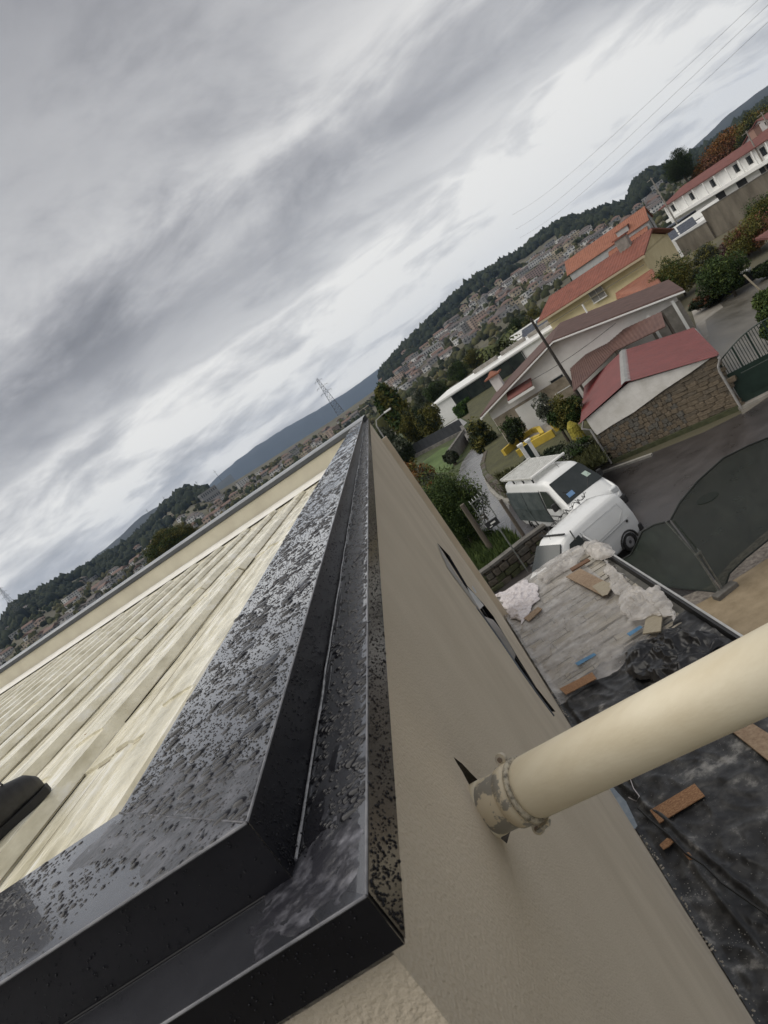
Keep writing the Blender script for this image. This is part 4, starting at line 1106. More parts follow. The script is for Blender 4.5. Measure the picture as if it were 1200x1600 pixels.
# small panel van (front towards +x)
sv_ = thing('small_van', 'small white panel van with black bumpers parked in front of the larger van', 'van', (2.64, 20.38, .012), math.radians(205.4))
secs = [(-2.03, .76, .80, .63, .36, .92, 1.68), (-2.01, .78, .82, .645, .32, .96, 1.73), (-1.85, .80, .84, .66, .26, 1.02, 1.79), (-1.0, .82, .86, .67, .24, 1.04, 1.83), (.0, .82, .86, .67, .24, 1.04, 1.84), (.45, .82, .86, .66, .24, 1.03, 1.80), (.62, .82, .86, .64, .24, 1.02, 1.72),
        (1.28, .82, .84, .70, .25, .98, 1.14), (1.5, .80, .82, .70, .26, .92, 1.04), (1.80, .74, .78, .66, .28, .80, .92), (1.98, .60, .66, .55, .34, .62, .74)]
v, f = skinbody(secs)
bo = MB().add(v, f).build('body', M_van, sv_, smooth=True); cr_ = bo.data.attributes.new('crease_edge', 'FLOAT', 'EDGE'); cr_.data.foreach_set('value', [.55] * len(bo.data.edges)); sb = bo.modifiers.new('s', 'SUBSURF'); sb.levels = 2; sb.render_levels = 2
for (x, y) in ((-1.33, .76), (-1.33, -.76), (1.28, .76), (1.28, -.76)): wheel(sv_, x, y, .31, .19)
for (x, y) in ((-1.33, .845), (1.28, .835), (-1.33, -.845), (1.28, -.835)): arch(sv_, x, y, .36)
panelq(sv_, 'windscreen', M_vglass, [(.66, -.60, 1.70), (.66, .60, 1.70), (1.26, .72, 1.13), (1.26, -.72, 1.13)], .03)
for s in (1, -1):
    w_ = lambda z: s * (lerp(.86, .70, min(1, max(0, (z - 1.03) / .66)) * .9) + .015)
    panelq(sv_, 'door_window', M_vglass, [(.02, w_(1.08), 1.08), (.92, w_(1.08), 1.08), (.86, w_(1.2), 1.20), (.50, w_(1.6), 1.58), (.06, w_(1.62), 1.60)], .012)
    # raised side panel and door seams
    for (x0, x1, z0, z1) in ((-1.75, -.15, .95, 1.02),):
        MB().tube([(x0, w_(1.0) * 1.0, .98), (x1, w_(1.0), .98)], .010, 6).build('waist_line', M_vang, sv_)
    MB().tube([(-.12, w_(1.05), 1.06), (-1.35, w_(1.05), 1.06), (-1.72, w_(1.3), 1.26), (-1.70, w_(1.55), 1.52), (-.12, w_(1.6), 1.58), (-.12, w_(1.05), 1.06)], .007, 5).build('panel_seam', M_vang, sv_)
    MB().tube([(-.05, s * .845, .42), (-.05, s * .868, 1.02), (-.02, w_(1.62), 1.62)], .006, 5).build('door_seam', M_rub, sv_)
    MB().box((.1, s * .87, .93), (.16, .03, .035)).build('door_handle', M_rub, sv_)
    MB().box((1.02, s * .93, 1.16), (.10, .14, .16)).build('mirror', M_rub, sv_, bevel=.02)
    MB().tube([(-1.62, s * .862, .90), (-1.62, s * .872, .90)], .045, 12).build('fuel_cap', M_rub, sv_)
    MB().box((1.86, s * .55, .78), (.16, .26, .14)).build('headlight', M_lamp, sv_, bevel=.03)
    MB().box((-2.0, s * .66, 1.0), (.05, .10, .40)).build('tail_light', M_red_l, sv_)
MB().box((-1.99, 0, .42), (.20, 1.66, .26)).build('rear_bumper', M_rub, sv_, bevel=.05)
MB().box((1.92, 0, .42), (.22, 1.50, .28)).build('front_bumper', M_rub, sv_, bevel=.05)
MB().box((-2.02, 0, 1.38), (.03, 1.0, .40)).build('rear_window', M_vglass, sv_)
MB().box((-2.07, 0, .78), (.015, .52, .12)).build('number_plate', M_whitepaint, sv_)
MB().tube([(.5, 0, 1.81), (.42, 0, 2.02)], .006, 5).build('aerial', M_rub, sv_)
MB().beam((.36, -.58, 1.86), (.36, .60, 1.86), .05, .04).build('roof_bar', M_rub, sv_)
# twisted dark cables lying along the roof edge
cb = []
for k in range(120):
    t = k / 119; p = Vector((lerp(.45, -1.95, t), -.54 + .09 * math.sin(t * 50), 1.88 + .05 * math.sin(t * 77) + .03))
    cb.append(sv_.matrix_basis @ p if False else p)
ca = thing('roof_cable', 'tangled dark cable lying along the far roof edge of the small white van', 'cable', (2.64, 20.38, .012), math.radians(205.4))
MB().tube(cb, .012, 5).build('cable_strand', M_rub, ca)
MB().tube([(p.x + .05, p.y + .07 * math.cos(k * .6), p.z + .015 + .03 * math.cos(k * .9)) for k, p in enumerate(cb)], .009, 5).build('cable_strand', M_rub, ca)

# large panel van with roof rack (front towards +x)
lv = thing('large_van', 'large white panel van with a slatted roof rack, windscreen facing the camera', 'van', (4.08, 25.8, .012), math.radians(-75.4))
secs = [(-2.63, .88, .93, .74, .38, 1.1, 2.24), (-2.61, .91, .96, .765, .34, 1.15, 2.30), (-2.4, .94, .98, .78, .30, 1.2, 2.33), (-1.2, .96, 1.0, .79, .28, 1.2, 2.36), (.2, .96, 1.0, .79, .28, 1.2, 2.36), (.95, .96, 1.0, .78, .28, 1.2, 2.32), (1.22, .96, 1.0, .76, .28, 1.2, 2.20),
        (2.02, .95, .97, .84, .30, 1.15, 1.38), (2.25, .92, .95, .82, .30, 1.08, 1.22), (2.52, .86, .90, .78, .32, .92, 1.04), (2.70, .70, .76, .64, .40, .66, .80)]
v, f = skinbody(secs)
bo = MB().add(v, f).build('body', M_van, lv, smooth=True); cr_ = bo.data.attributes.new('crease_edge', 'FLOAT', 'EDGE'); cr_.data.foreach_set('value', [.55] * len(bo.data.edges)); sb = bo.modifiers.new('s', 'SUBSURF'); sb.levels = 2; sb.render_levels = 2
for (x, y) in ((-1.55, .86), (-1.55, -.86), (1.75, .86), (1.75, -.86)): wheel(lv, x, y, .34, .22)
for (x, y) in ((-1.55, .985), (1.75, .975), (-1.55, -.985), (1.75, -.975)): arch(lv, x, y, .40)
panelq(lv, 'windscreen', M_vglass, [(1.26, -.72, 2.16), (1.26, .72, 2.16), (2.0, .86, 1.38), (2.0, -.86, 1.38)], .035)
panelq(lv, 'dash_papers', mat('blue_paper', (.13, .24, .42), rough=.6), [(1.80, -.60, 1.655), (1.80, -.32, 1.655), (1.94, -.34, 1.515), (1.94, -.62, 1.515)], .006)
panelq(lv, 'windscreen_label', mat('label_paper', (.42, .52, .46), rough=.6), [(1.60, .42, 1.86), (1.60, .62, 1.86), (1.78, .66, 1.68), (1.78, .46, 1.68)], .006)
M_sideshade = mat('tinted_glass_shade', (.055, .068, .072), (.10, .115, .118), rough=.18, scale=2)  # panel windows; the grey also holds the van side's shade and reflection
for s in (1, -1):
    w_ = lambda z: s * (lerp(1.0, .83, min(1, max(0, (z - 1.2) / 1.06)) * .95) + .012)
    panelq(lv, 'cab_window', M_vglass, [(.55, w_(1.28), 1.28), (1.62, w_(1.28), 1.28), (1.50, w_(1.42), 1.44), (1.10, w_(1.95), 1.98), (.60, w_(1.98), 2.0)], .012)
    for (x0, x1) in ((-1.0, .46), (-2.5, -1.06)):
        panelq(lv, 'side_panel', M_sideshade, [(x0, s * 1.0, .66), (x1, s * 1.0, .66), (x1, s * 1.0, 1.25), (x1, w_(2.0), 1.98), (x0, w_(2.0), 1.98), (x0, s * 1.0, 1.25)], .045)
    MB().beam((-2.4, s * 1.02, 1.12), (.4, s * 1.02, 1.12), .03, .05).build('side_rail', M_rub, lv)
    MB().tube([(.48, s * .99, .45), (.48, s * 1.01, 1.2), (.50, w_(2.0), 2.05)], .008, 5).build('door_seam', M_rub, lv)
    MB().box((1.5, s * 1.12, 1.42), (.12, .18, .30)).build('mirror', M_rub, lv, bevel=.03)
    MB().beam((.55, s * 1.01, .95), (1.35, s * 1.01, .95), .02, .03).build('door_trim', M_rub, lv)
    MB().box((2.50, s * .66, .93), (.30, .30, .24)).build('headlight', M_lamp, lv, bevel=.05)
    MB().box((-2.60, s * .86, 1.2), (.06, .12, .7)).build('tail_light', M_red_l, lv)
for s in (1, -1): MB().tube([(2.02, s * .12, 1.40), (1.70, s * .62, 1.76)], .012, 5).build('wiper', M_rub, lv)
MB().box((2.62, 0, .48), (.28, 1.75, .34)).build('front_bumper', M_rub, lv, bevel=.07)
MB().box((2.64, 0, .78), (.16, .95, .16)).build('grille', M_rub, lv, bevel=.02)
MB().box((-2.66, 0, .45), (.14, 1.8, .2)).build('rear_bumper', M_rub, lv, bevel=.04)
MB().tube([(.8, .2, 2.34), (.7, .2, 2.50)], .008, 5).build('aerial', M_rub, lv)
M_rack = mat('rack_alu', (.46, .46, .43), (.60, .60, .57), rough=.4, scale=5)
for s in (1, -1):
    r_ = MB().beam((-2.45, s * .80, 2.53), (.45, s * .80, 2.53), .05, .07).build('rack_rail', M_rack, lv)
    for x in (-2.3, -1.4, -.5, .35): MB().box((x, s * .80, 2.43), (.06, .05, .18)).build('rack_foot', M_rub, lv)
for k in range(15): MB().box((-2.35 + k * .19, 0, 2.55), (.13, 1.56, .022)).build('rack_slat', M_rack, lv)
MB().tube([(.45, -.84, 2.58), (.45, .84, 2.58)], .05, 10).build('rack_roller', M_whitepaint, lv)
MB().tube([(-2.45, -.84, 2.58), (-2.45, .84, 2.58)], .04, 10).build('rack_roller', M_rack, lv)

# ================================================================== STREET FURNITURE
# shade netting on a temporary fence
def vplane(px, py, A, B):
    r_ = Vector(ray(px, py)); d = B - A; n = Vector((d.y, -d.x, 0)); t = (A - Vector((0, 0, H))).dot(n) / r_.dot(n)
    return Vector((0, 0, H)) + r_ * t
M_net = mat('green_net', (.022, .036, .028), (.045, .062, .048), rough=.85, scale=3, detail=7); 
n_, l_ = M_net.node_tree.nodes, M_net.node_tree.links
n_['Principled BSDF'].inputs['Alpha'].default_value = .74
M_cord = mat('net_cord', (.012, .016, .014), rough=.8)
nA = G(1130, 928, 0); nAt = Vector((nA.x, nA.y, 2.05))
nB = G(900, 905, 0.0); nB = Vector((2.75, 19.6, 0)); nC = G(1300, 800, 0)
nC = Vector((9.2, 17.2, 0))
net = thing('net_fence', 'dark green shade netting sagging from a temporary metal fence across the road', 'fence', nA)
def netpanel(A, B, top_px, bot_px):
    tp = [vplane(a, b, A, B) for a, b in top_px]; bp = [vplane(a, b, A, B) for a, b in bot_px]
    for p in bp: p.z = max(p.z, .04)
    def curve(pts, t):
        t *= len(pts) - 1; i = min(int(t), len(pts) - 2); return pts[i].lerp(pts[i + 1], sm(t - i) * .35 + (t - i) * .65)
    d = (B - A).normalized(); nn = Vector((d.y, -d.x, 0))
    def fn(i, j):
        p = curve(tp, i).lerp(curve(bp, i), j)
        return p + nn * (.05 * nz(i * 3, j * 2, 1.) + .03 * math.sin(j * 9 + i * 5) * nz(i, j, 4, 3)) * math.sin(PI * j)
    mb = MB().grid(50, 24, fn); o = mb.build('netting', M_net, net, smooth=True, off=nA)
    MB().tube([fn(k / 50, 0) for k in range(51)], .022, 6).build('top_cord', M_cord, net, off=nA)
    MB().tube([fn(k / 50, 1) for k in range(51)], .020, 6).build('bottom_cord', M_cord, net, off=nA)
netpanel(nA, nB, [(1046, 814), (1022, 820), (1004, 830), (986, 866), (955, 884)], [(1130, 928), (1095, 924), (1050, 934), (1000, 950), (960, 960)])
netpanel(nA, nC, [(1048, 812), (1062, 786), (1090, 752), (1130, 716), (1170, 696), (1230, 672)], [(1132, 926), (1140, 896), (1165, 872), (1185, 856), (1215, 832), (1260, 800)])
M_galv = mat('galvanised', (.16, .17, .16), (.27, .28, .27), rough=.5, metal=.5, scale=12)
for dx in (-.05, .05):
    top = vplane(1046 + dx * 60, 814 + dx * 20, nA, nB)
    MB().tube([nA + Vector((dx, 0, .05)), Vector((nA.x + dx, nA.y, 1.15)), Vector((top.x + dx, top.y, top.z))], .022, 8).build('fence_post', M_galv, net, off=nA)
MB().beam(nA + Vector((-.08, 0, 1.2)), nA + Vector((.08, 0, 1.2)), .05, .06).build('post_clamp', M_galv, net, off=nA)
MB().box(nA + Vector((.06, -.06, .07)), (.62, .24, .13), rz=.2).build('foot_block', M_concrete_dk, net, off=nA, bevel=.02)
MB().tube([nB, nB + Vector((0, 0, 1.9))], .022, 8).build('fence_post', M_galv, net, off=nA)
MB().tube([nC, nC + Vector((0, 0, 2.0))], .022, 8).build('fence_post', M_galv, net, off=nA)
# dark manhole patch on the road behind the net
c = G(1105, 778, .03)
tag(MB().tube([c + Vector((0, 0, -.01)), c + Vector((0, 0, .004))], .34, 24).build('manhole_cover', mat('manhole', (.02, .02, .021), rough=.5)), 'round dark manhole cover in the road behind the shade netting', 'manhole cover')

# sign pole with comb-like bracket
sp0 = G(825, 893, 0)
sg = thing('sign_pole', 'thin grey pole carrying a small black and white sign and a toothed metal rack', 'sign', sp0)
MB().tube([sp0, sp0 + Vector((0, 0, 2.35))], .028, 8).build('pole', M_galv, sg, off=sp0)
q = sp0 + Vector((-.10, 0, 2.3))
MB().box(q + Vector((0, -.02, -.02)), (.50, .04, .28)).build('sign_plate', mat('sign_black', (.02, .021, .024), rough=.5), sg, off=sp0)
MB().box(q + Vector((.03, -.045, .0)), (.20, .012, .06)).build('sign_marking', M_whitepaint, sg, off=sp0)
MB().box(q + Vector((-.10, -.045, -.09)), (.12, .012, .03)).build('sign_marking', M_whitepaint, sg, off=sp0)
for s in (0, 1):
    MB().tube([q + Vector((-.24 + s * .50, 0, .10)), q + Vector((-.24 + s * .50, 0, 1.05))], .022, 6).build('rack_upright', M_galv, sg, off=sp0)
for k in range(5): MB().beam(q + Vector((-.26 + k * .13, -.12, 1.02 + .02 * k)), q + Vector((-.26 + k * .13, .05, 1.12 + .02 * k)), .03, .03).build('rack_tooth', M_galv, sg, off=sp0)
MB().beam(q + Vector((-.26, 0, 1.03)), q + Vector((.28, 0, 1.03)), .04, .04).build('rack_bar', M_galv, sg, off=sp0)
MB().beam(q + Vector((-.26, 0, .5)), q + Vector((.28, 0, .62)), .03, .03).build('rack_bar', M_galv, sg, off=sp0)
MB().beam(q + Vector((-.2, 0, .15)), q + Vector((.22, 0, 1.0)), .03, .03).build('rack_brace', M_rub, sg, off=sp0)
# granite posts
for (bx, by, tx, ty, r, lab) in ((770, 862, 722, 788, .13, 'weathered wooden post in front of the round laurel tree'), (834, 862, 780, 782, .085, 'darker slim wooden post between the laurel tree and the vans'), (850, 800, 822, 758, .05, 'short brown post behind the rear of the large van')):
    p = G(bx, by, 0); h = vert_z(p, tx, ty)
    tag(MB().tube([p - Vector((0, 0, .1)), p + Vector((.02, 0, h * .5)), p + Vector((.03, 0, h))], [r, r * .92, r * .85], 9).build('wooden_post', M_wood, off=p), lab, 'post').location = p
# low rails in the grass
p, q = G(707, 842, 0), G(762, 812, 0)
rl = thing('low_fence', 'low dark timber rails with a pale end stone in the grass under the laurel tree', 'fence', p)
for z in (.18, .34): MB().beam(p + Vector((0, 0, z)), q + Vector((0, 0, z)), .05, .08).build('rail', M_wood, rl, off=p)
for t in (0, .5, 1): MB().box(p.lerp(q, t) + Vector((0, 0, .2)), (.1, .1, .4)).build('fence_post', M_wood, rl, off=p)
MB().box(p + Vector((-.5, -.1, .12)), (.75, .2, .2), rz=math.atan2(q.y - p.y, q.x - p.x)).build('end_stone', M_kerb, rl, off=p)
# white gate posts with a dark leaf between them
g0 = G(838, 735, GZ); g1 = G(850, 728, GZ)
gt = thing('garden_gate', 'narrow garden gate between two white posts above the large van', 'gate', g0)
for p in (g0, g1):
    o = MB().box(p + Vector((0, 0, .72)), (.17, .17, 1.5)).build('gate_post', M_whitepaint, gt, off=g0)
    MB().box(p + Vector((0, 0, 1.5)), (.27, .27, .10)).build('post_cap', M_whitepaint, o, off=g0)
MB().box((g0 + g1) / 2 + Vector((0, 0, .7)), ((g1 - g0).length - .16, .04, 1.3), rz=math.atan2((g1 - g0).y, (g1 - g0).x)).build('gate_leaf', mat('gate_dark', (.012, .022, .02), rough=.5), gt, off=g0)
# yellow garden walls
M_yel = mat('yellow_render', (.42, .30, .035), (.55, .40, .06), rough=.8, scale=2, detail=8)
for px, lab in (([(790, 712), (805, 699), (836, 678), (846, 676), (853, 686)], 'low yellow garden wall running up to the patio of the white house'), ([(812, 714), (834, 700), (868, 681)], 'low yellow garden wall nearest the large van, in front of the planting bed'),
                ([(862, 664), (872, 673)], 'short yellow garden wall at the right side of the patio'), ([(822, 702), (838, 692), (850, 688)], 'low yellow wall stub between the two long yellow walls')):
    pts = [G(a, b, GZ) for a, b in px]; t = thing('garden_wall', lab, 'garden wall', pts[0])
    for a, b in zip(pts[:-1], pts[1:]): MB().beam(a + Vector((0, 0, .2)), b + Vector((0, 0, .2)), .24, .42).build('wall_run', M_yel, t, off=pts[0])
p = G(915, 700, GZ)
tag(MB().tube([p + Vector((0, 0, 0)), p + Vector((0, 0, .4)), p + Vector((0, 0, 1.2)), p + Vector((0, 0, 1.45))], [.28, .33, .26, .08], 12).build('yellow_conifer', mat('yellow_foliage', (.20, .17, .02), (.34, .29, .04), rough=.9, scale=9, bump=.1, bscale=12), off=p), 'small columnar golden conifer beside the left downpipe of the stone shed', 'shrub').location = p
# green gate on the right
a, b = G(1163, 634, 0), G(1163, 634, 0) + (G(1200, 616, 0) - G(1163, 634, 0)) * 2.6
dg = (b - a); DL = dg.length; gg = thing('driveway_gate', 'dark green metal driveway gate with a solid lower panel and arched bars above', 'gate', a, math.atan2(dg.y, dg.x))
M_gg = mat('gate_green', (.008, .022, .016), (.014, .032, .024), rough=.45, scale=3)
MB().box((DL / 2, 0, .78), (DL, .05, 1.30)).build('lower_panel', M_gg, gg)
MB().box((DL * .45, -.04, .80), (DL * .5, .03, .85)).build('inner_panel', M_gg, gg)
MB().box((DL * .45, -.06, 1.24), (DL * .5, .02, .03)).build('panel_trim', mat('gate_trim', (.08, .10, .09), rough=.4), gg)
nb = 22; htop = lambda t: 1.95 + .65 * math.sin(min(1, t * 1.15 + .05) * PI / 2)
for k in range(nb + 1):
    t = k / nb; MB().box((t * DL, 0, (1.42 + htop(t)) / 2), (.025 if k % 6 else .07, .025, htop(t) - 1.42)).build('bar', M_gg, gg)
MB().tube([(t * DL, 0, htop(t)) for t in np.linspace(0, 1, 20)], .025, 6).build('top_rail', M_gg, gg)
MB().box((-.12, 0, 1.1), (.16, .2, 2.2)).build('gate_post', M_concrete_dk, gg)
MB().box((DL / 2, -.2, .06), (DL + .4, .35, .12)).build('threshold', M_concrete, gg)
# utility pole in front of the white house
up0 = G(897, 606, 2.6); ub = Vector((up0.x, up0.y, GZ)); uh = vert_z(ub, 829, 498)
ut = thing('utility_pole', 'tall dark wooden utility pole leaning in front of the white gabled house', 'pole', ub)
top = G(829, 498, uh) if uh < H - .3 else ub + Vector((0, 0, uh - GZ))
MB().tube([ub, ub.lerp(top, .5), top], [.10, .085, .07], 9).build('mast', mat('tarred_wood', (.028, .024, .02), (.05, .045, .04), rough=.9, scale=6), ut, off=ub)
for k in range(2): MB().tube([top + Vector((0, 0, -.15 - .25 * k)), top + Vector((.10, -.05, -.12 - .25 * k))], .03, 6).build('insulator', M_concrete, ut, off=ub)
ww = thing('overhead_wire', 'thin overhead wire sagging across the front of the white gabled house', 'wire', top)
a = top + Vector((0, 0, -.2)); b = G(790, 620, 3.9); e2 = AX(1210, 330, 22)
for q, (s, e) in enumerate(((G(820, 600, 4.2), G(962, 505, 4.6)),)):
    MB().tube([s.lerp(e, t) - Vector((0, 0, .15 * math.sin(PI * t))) for t in np.linspace(0, 1, 14)], .014, 5).build('strand', M_rub, ww, off=top)
# street lamp beyond the end of the wall
LY = 46
lt_, lh = AY(584, 660, LY), AY(603, 643, LY)
sl = thing('street_lamp', 'grey curved street lamp rising just past the end of the long wall', 'street lamp', (lt_.x, lt_.y, 0))
lo = (lt_.x, lt_.y, 0)
MB().tube([(lt_.x, lt_.y, 0), (lt_.x, lt_.y, lt_.z - .8), (lt_.x + .03, lt_.y, lt_.z - .3), (lt_.x + .22, lt_.y, lt_.z + .02), tuple(lt_.lerp(lh, .6)), tuple(lh)], [.08, .05, .045, .04, .035, .03], 8).build('pole', M_steel, sl, off=lo)
MB().box(lh + Vector((.12, 0, -.01)), (.55, .22, .12)).build('lamp_head', M_whitepaint, sl, off=lo, bevel=.03)
# ================================================================== HOUSES
M_tile = mat('roof_tile_red', (.16, .052, .034), (.24, .082, .054), rough=.75, scale=1.2, detail=9)
M_tileo = mat('roof_tile_orange', (.22, .085, .050), (.30, .120, .072), rough=.75, scale=1.2, detail=9)
M_tileb = mat('roof_tile_brown', (.070, .040, .034), (.115, .068, .058), rough=.7, scale=1.5, detail=9)
M_tilem = mat('roof_tile_maroon', (.115, .042, .036), (.17, .065, .055), rough=.75, scale=1.2, detail=9)
M_stonew = mat('stone_cladding', (.20, .165, .12), (.33, .285, .22), rough=.9, scale=2.6, detail=9, bump=.02, bscale=8)
M_yellow = mat('yellow_wall', (.68, .57, .33), (.76, .65, .40), rough=.85, scale=1)
M_greyw = mat('grey_white_wall', (.42, .42, .42), (.52, .52, .51), rough=.85, scale=1)
M_frame = mat('window_frame', (.62, .61, .58), rough=.5)
def tiled(name, par, e0, e1, r1, r0, m, pitch=.45, amp=.05, off=None, thick=.12, rows=1):
    """roof slope: ribs run from the eave (e0-e1) up to the ridge (r0-r1)"""
    e0, e1, r1, r0 = map(Vector, (e0, e1, r1, r0)); L = (e1 - e0).length; n = max(2, int(L / pitch)) * 4
    nrm = (e1 - e0).cross(r0 - e0).normalized(); nrm = nrm if nrm.z > 0 else -nrm
    vs, fs = [], []
    for k in range(n + 1):
        t = k / n; dz = nrm * amp * (.5 + .5 * math.sin(t * n / 4 * 2 * PI))
        a, b = e0.lerp(e1, t), r0.lerp(r1, t); vs += [a + dz, b + dz]
    fs = [(2 * k, 2 * k + 2, 2 * k + 3, 2 * k + 1) for k in range(n)]
    o_ = len(vs); vs += [e0 - nrm * thick, e1 - nrm * thick, r1 - nrm * thick, r0 - nrm * thick]
    fs += [(o_ + 3, o_ + 2, o_ + 1, o_), (0, o_, o_ + 1, 2 * n), (0, 1, o_ + 3, o_), (2 * n, 2 * n + 1, o_ + 2, o_ + 1)]
    return MB().add(vs, fs).build(name, m, par, off=off)
def win(par, x, y, z, w, h, glass=None, sill=True, panes=1, side=0):
    """window on the front plane (y) or on a side wall (side=1: plane x=const with x along y)"""
    def B(cx, cy, cz, dx, dy, dz): return ((cx, cy, cz), (dx, dy, dz)) if not side else ((cy, cx, cz), (dy, dx, dz))
    mb = MB()
    for (cx, cz, ww, hh) in ((x - w / 2, z, .07, h), (x + w / 2, z, .07, h), (x, z - h / 2, w + .07, .07), (x, z + h / 2, w + .07, .07)):
        c, d = B(cx, y - .03, cz, ww, .08, hh); mb.box(c, d)
    for k in range(1, panes):
        c, d = B(x - w / 2 + w * k / panes, y - .03, z, .05, .07, h); mb.box(c, d)
    fo = mb.build('window', M_frame, par)
    c, d = B(x, y - .006, z, w, .03, h); MB().box(c, d).build('pane', glass or M_glass, fo)
    if sill:
        c, d = B(x, y - .07, z - h / 2 - .06, w + .2, .16, .05); MB().box(c, d).build('sill', M_whitepaint, fo)
    return fo
def frame(p0, p1):
    d = p1 - p0; a = math.atan2(d.y, d.x); return a, math.hypot(d.x, d.y)
def local(px, py, T):
    """photo pixel -> local (x, z) on the front plane of a thing"""
    Mi = T.matrix_basis if False else Matrix.Translation(T.location) @ Matrix.Rotation(T.rotation_euler.z, 4, 'Z')
    Mi = Mi.inverted(); o = Mi @ Vector((0, 0, H)); r_ = Mi.to_3x3() @ Vector(ray(px, py)); t = -o.y / r_.y; p = o + r_ * t
    return p.x, p.z
for q in LT_Q:
    e0_, e1_, r1_, r0_ = [G(*c) for c in q]
    tiled('roof_sheet', lt, e0_ - lt.location, e1_ - lt.location, r1_ - lt.location, r0_ - lt.location, M_brown, pitch=.22, amp=.025, thick=.03)
    for c in (e0_, r0_, r1_): MB().box((c.x, c.y, c.z / 2), (.12, .12, c.z - .1)).build('post', M_wood, lt, off=lt.location)
# --- white gabled house
EZ = 3.68
Lt, Rt = G(750, 651, EZ), G(1068, 452, EZ)
a, WL = frame(Lt, Rt)
OH = .45
dirv = (Rt - Lt).normalized(); backv = Vector((-dirv.y, dirv.x, 0))
wh = thing('white_house', 'white single storey gabled house with a brown roof behind the stone shed', 'house', Vector((Lt.x, Lt.y, GZ)) + backv * .5, a)
ez = EZ - GZ; ux = .46 * WL
pk = Vector((Lt.x, Lt.y, 0)) + dirv * ux; rz2 = vert_z(pk, 862, 532) - GZ
D_ = 8.4
MB().prism([(OH, 0), (WL - OH, 0), (WL - OH, ez - .05), (ux, rz2 - .22), (OH, ez - .05)], 0, D_ - 1, M=Matrix(((1, 0, 0, 0), (0, 0, 1, 0), (0, 1, 0, 0), (0, 0, 0, 1)))).build('wall', M_white, wh)
# roof slopes and white verge boards
sl_ = (rz2 - ez)
tiled('roof', wh, (-.0, -.5, ez), (0, D_, ez), (ux, D_, rz2), (ux, -.5, rz2), M_tileb, pitch=.36, amp=.035)
tiled('roof', wh, (WL, D_, ez), (WL, -.5, ez), (ux, -.5, rz2), (ux, D_, rz2), M_tileb, pitch=.36, amp=.035)
MB().beam((0, -.53, ez - .12), (ux, -.53, rz2 - .10), .07, .40, up=(0, 1, 0)).beam((ux, -.53, rz2 - .10), (WL, -.53, ez - .12), .07, .40, up=(0, 1, 0)).build('verge_board', M_whitepaint, wh)
MB().beam((0, -.53, ez - .16), (0, D_, ez - .16), .12, .14).build('gutter', M_whitepaint, wh)
x0, z0 = local(868, 640, wh)
def lx(px, py): return local(px, py, wh)
# stone cladding at the foot, patio recess and side wall
xs1 = lx(893, 600)[0]
MB().box(((.5 + xs1) / 2, -.06, 1.0), (xs1 - .5, .12, 1.95)).build('stone_base', M_stonew, wh)
for px, py, w, h in ((874, 598, .9, .8),):
    x, z = lx(px, py); win(wh, x, 0, z, w, h, panes=1)
xa, za = lx(795, 618); xb, zb = lx(832, 594)
MB().box(((xa + xb) / 2, -.55, (za + zb) / 2), (xb - xa, 1.0, .10), R=Matrix.Rotation(.35, 3, 'X')).build('door_canopy', M_tilem, wh)
MB().box(((xa + xb) / 2, -1.02, (za + zb) / 2 - .26), (xb - xa + .1, .08, .16)).build('canopy_beam', M_whitepaint, wh)
x1, z1 = lx(838, 650)
MB().box((x1, -.16, .95), (1.7, .12, 1.75)).build('patio_panel', M_whitepaint, wh)
MB().box((x1 + .1, -1.6, .06), (2.6, 2.6, .12)).build('patio', M_drivep, wh)
# right hand porch posts
for q in (.3, 1.7): MB().box((WL - OH - q, -.4, ez / 2 - .1), (.16, .16, ez - .2)).build('porch_post', M_whitepaint, wh)
MB().box((WL - 1.4, -.02, 1.25), (2.0, .06, 1.9)).build('porch_recess', M_concrete, wh)
# chimney on the left eave
ch = MB().box((.55, 6.4, ez + .62), (.66, .66, 1.05)).build('chimney', M_white, wh)
MB().prism([(-.05, -.0), (1.15, 0), (1.15, 1.2), (-.05, 1.2)], 0, .10, M=Matrix.Translation((0, 5.8, ez + 1.14))).build('chimney_cap', M_tileo, ch)
MB().box((.55, 6.4, ez + 1.37), (.8, .8, .3), taper=.2).build('chimney_hood', M_tileo, ch)
MB().tube([(WL * .62, 4, rz2 - .1), (WL * .62, 4, rz2 + .5)], .06, 6).build('vent_pipe', M_whitepaint, wh)

# --- yellow house with red tile roof
ye = 4.6
y0, y1 = G(846, 500, ye), G(1003, 399, ye); a, YL = frame(y0, y1)
yh = thing('yellow_house', 'pale yellow house with a long red tiled roof behind the white gabled house', 'house', (y0.x, y0.y, 0), a)
YD = 11.0
bk = Vector((-math.sin(a), math.cos(a), 0)); rp = Vector((y0.x, y0.y, 0)) + bk * YD / 2
yr = max(ye + 1.2, min(9.0, vert_z(rp, 864, 460)))
MB().box((YL / 2, YD / 2 + .3, ye / 2), (YL - .6, YD - .6, ye)).build('wall', M_yellow, yh)
MB().prism([(.3, ye - .1), (YD - .3, ye - .1), (YD / 2, yr - .2)], .3, YL - .3, M=Matrix(((0, 0, 1, 0), (1, 0, 0, 0), (0, 1, 0, 0), (0, 0, 0, 1)))).build('gable', M_yellow, yh)
tiled('roof', yh, (-.4, -.5, ye), (YL + .4, -.5, ye), (YL + .4, YD / 2, yr), (-.4, YD / 2, yr), M_tile, pitch=.42, amp=.07)
tiled('roof', yh, (YL + .4, YD + .5, ye), (-.4, YD + .5, ye), (-.4, YD / 2, yr), (YL + .4, YD / 2, yr), M_tile, pitch=.42, amp=.07)
MB().box((YL / 2, -.55, ye - .16), (YL + .8, .14, .22)).build('gutter', mat('eave_cream', (.42, .36, .25), rough=.7), yh)
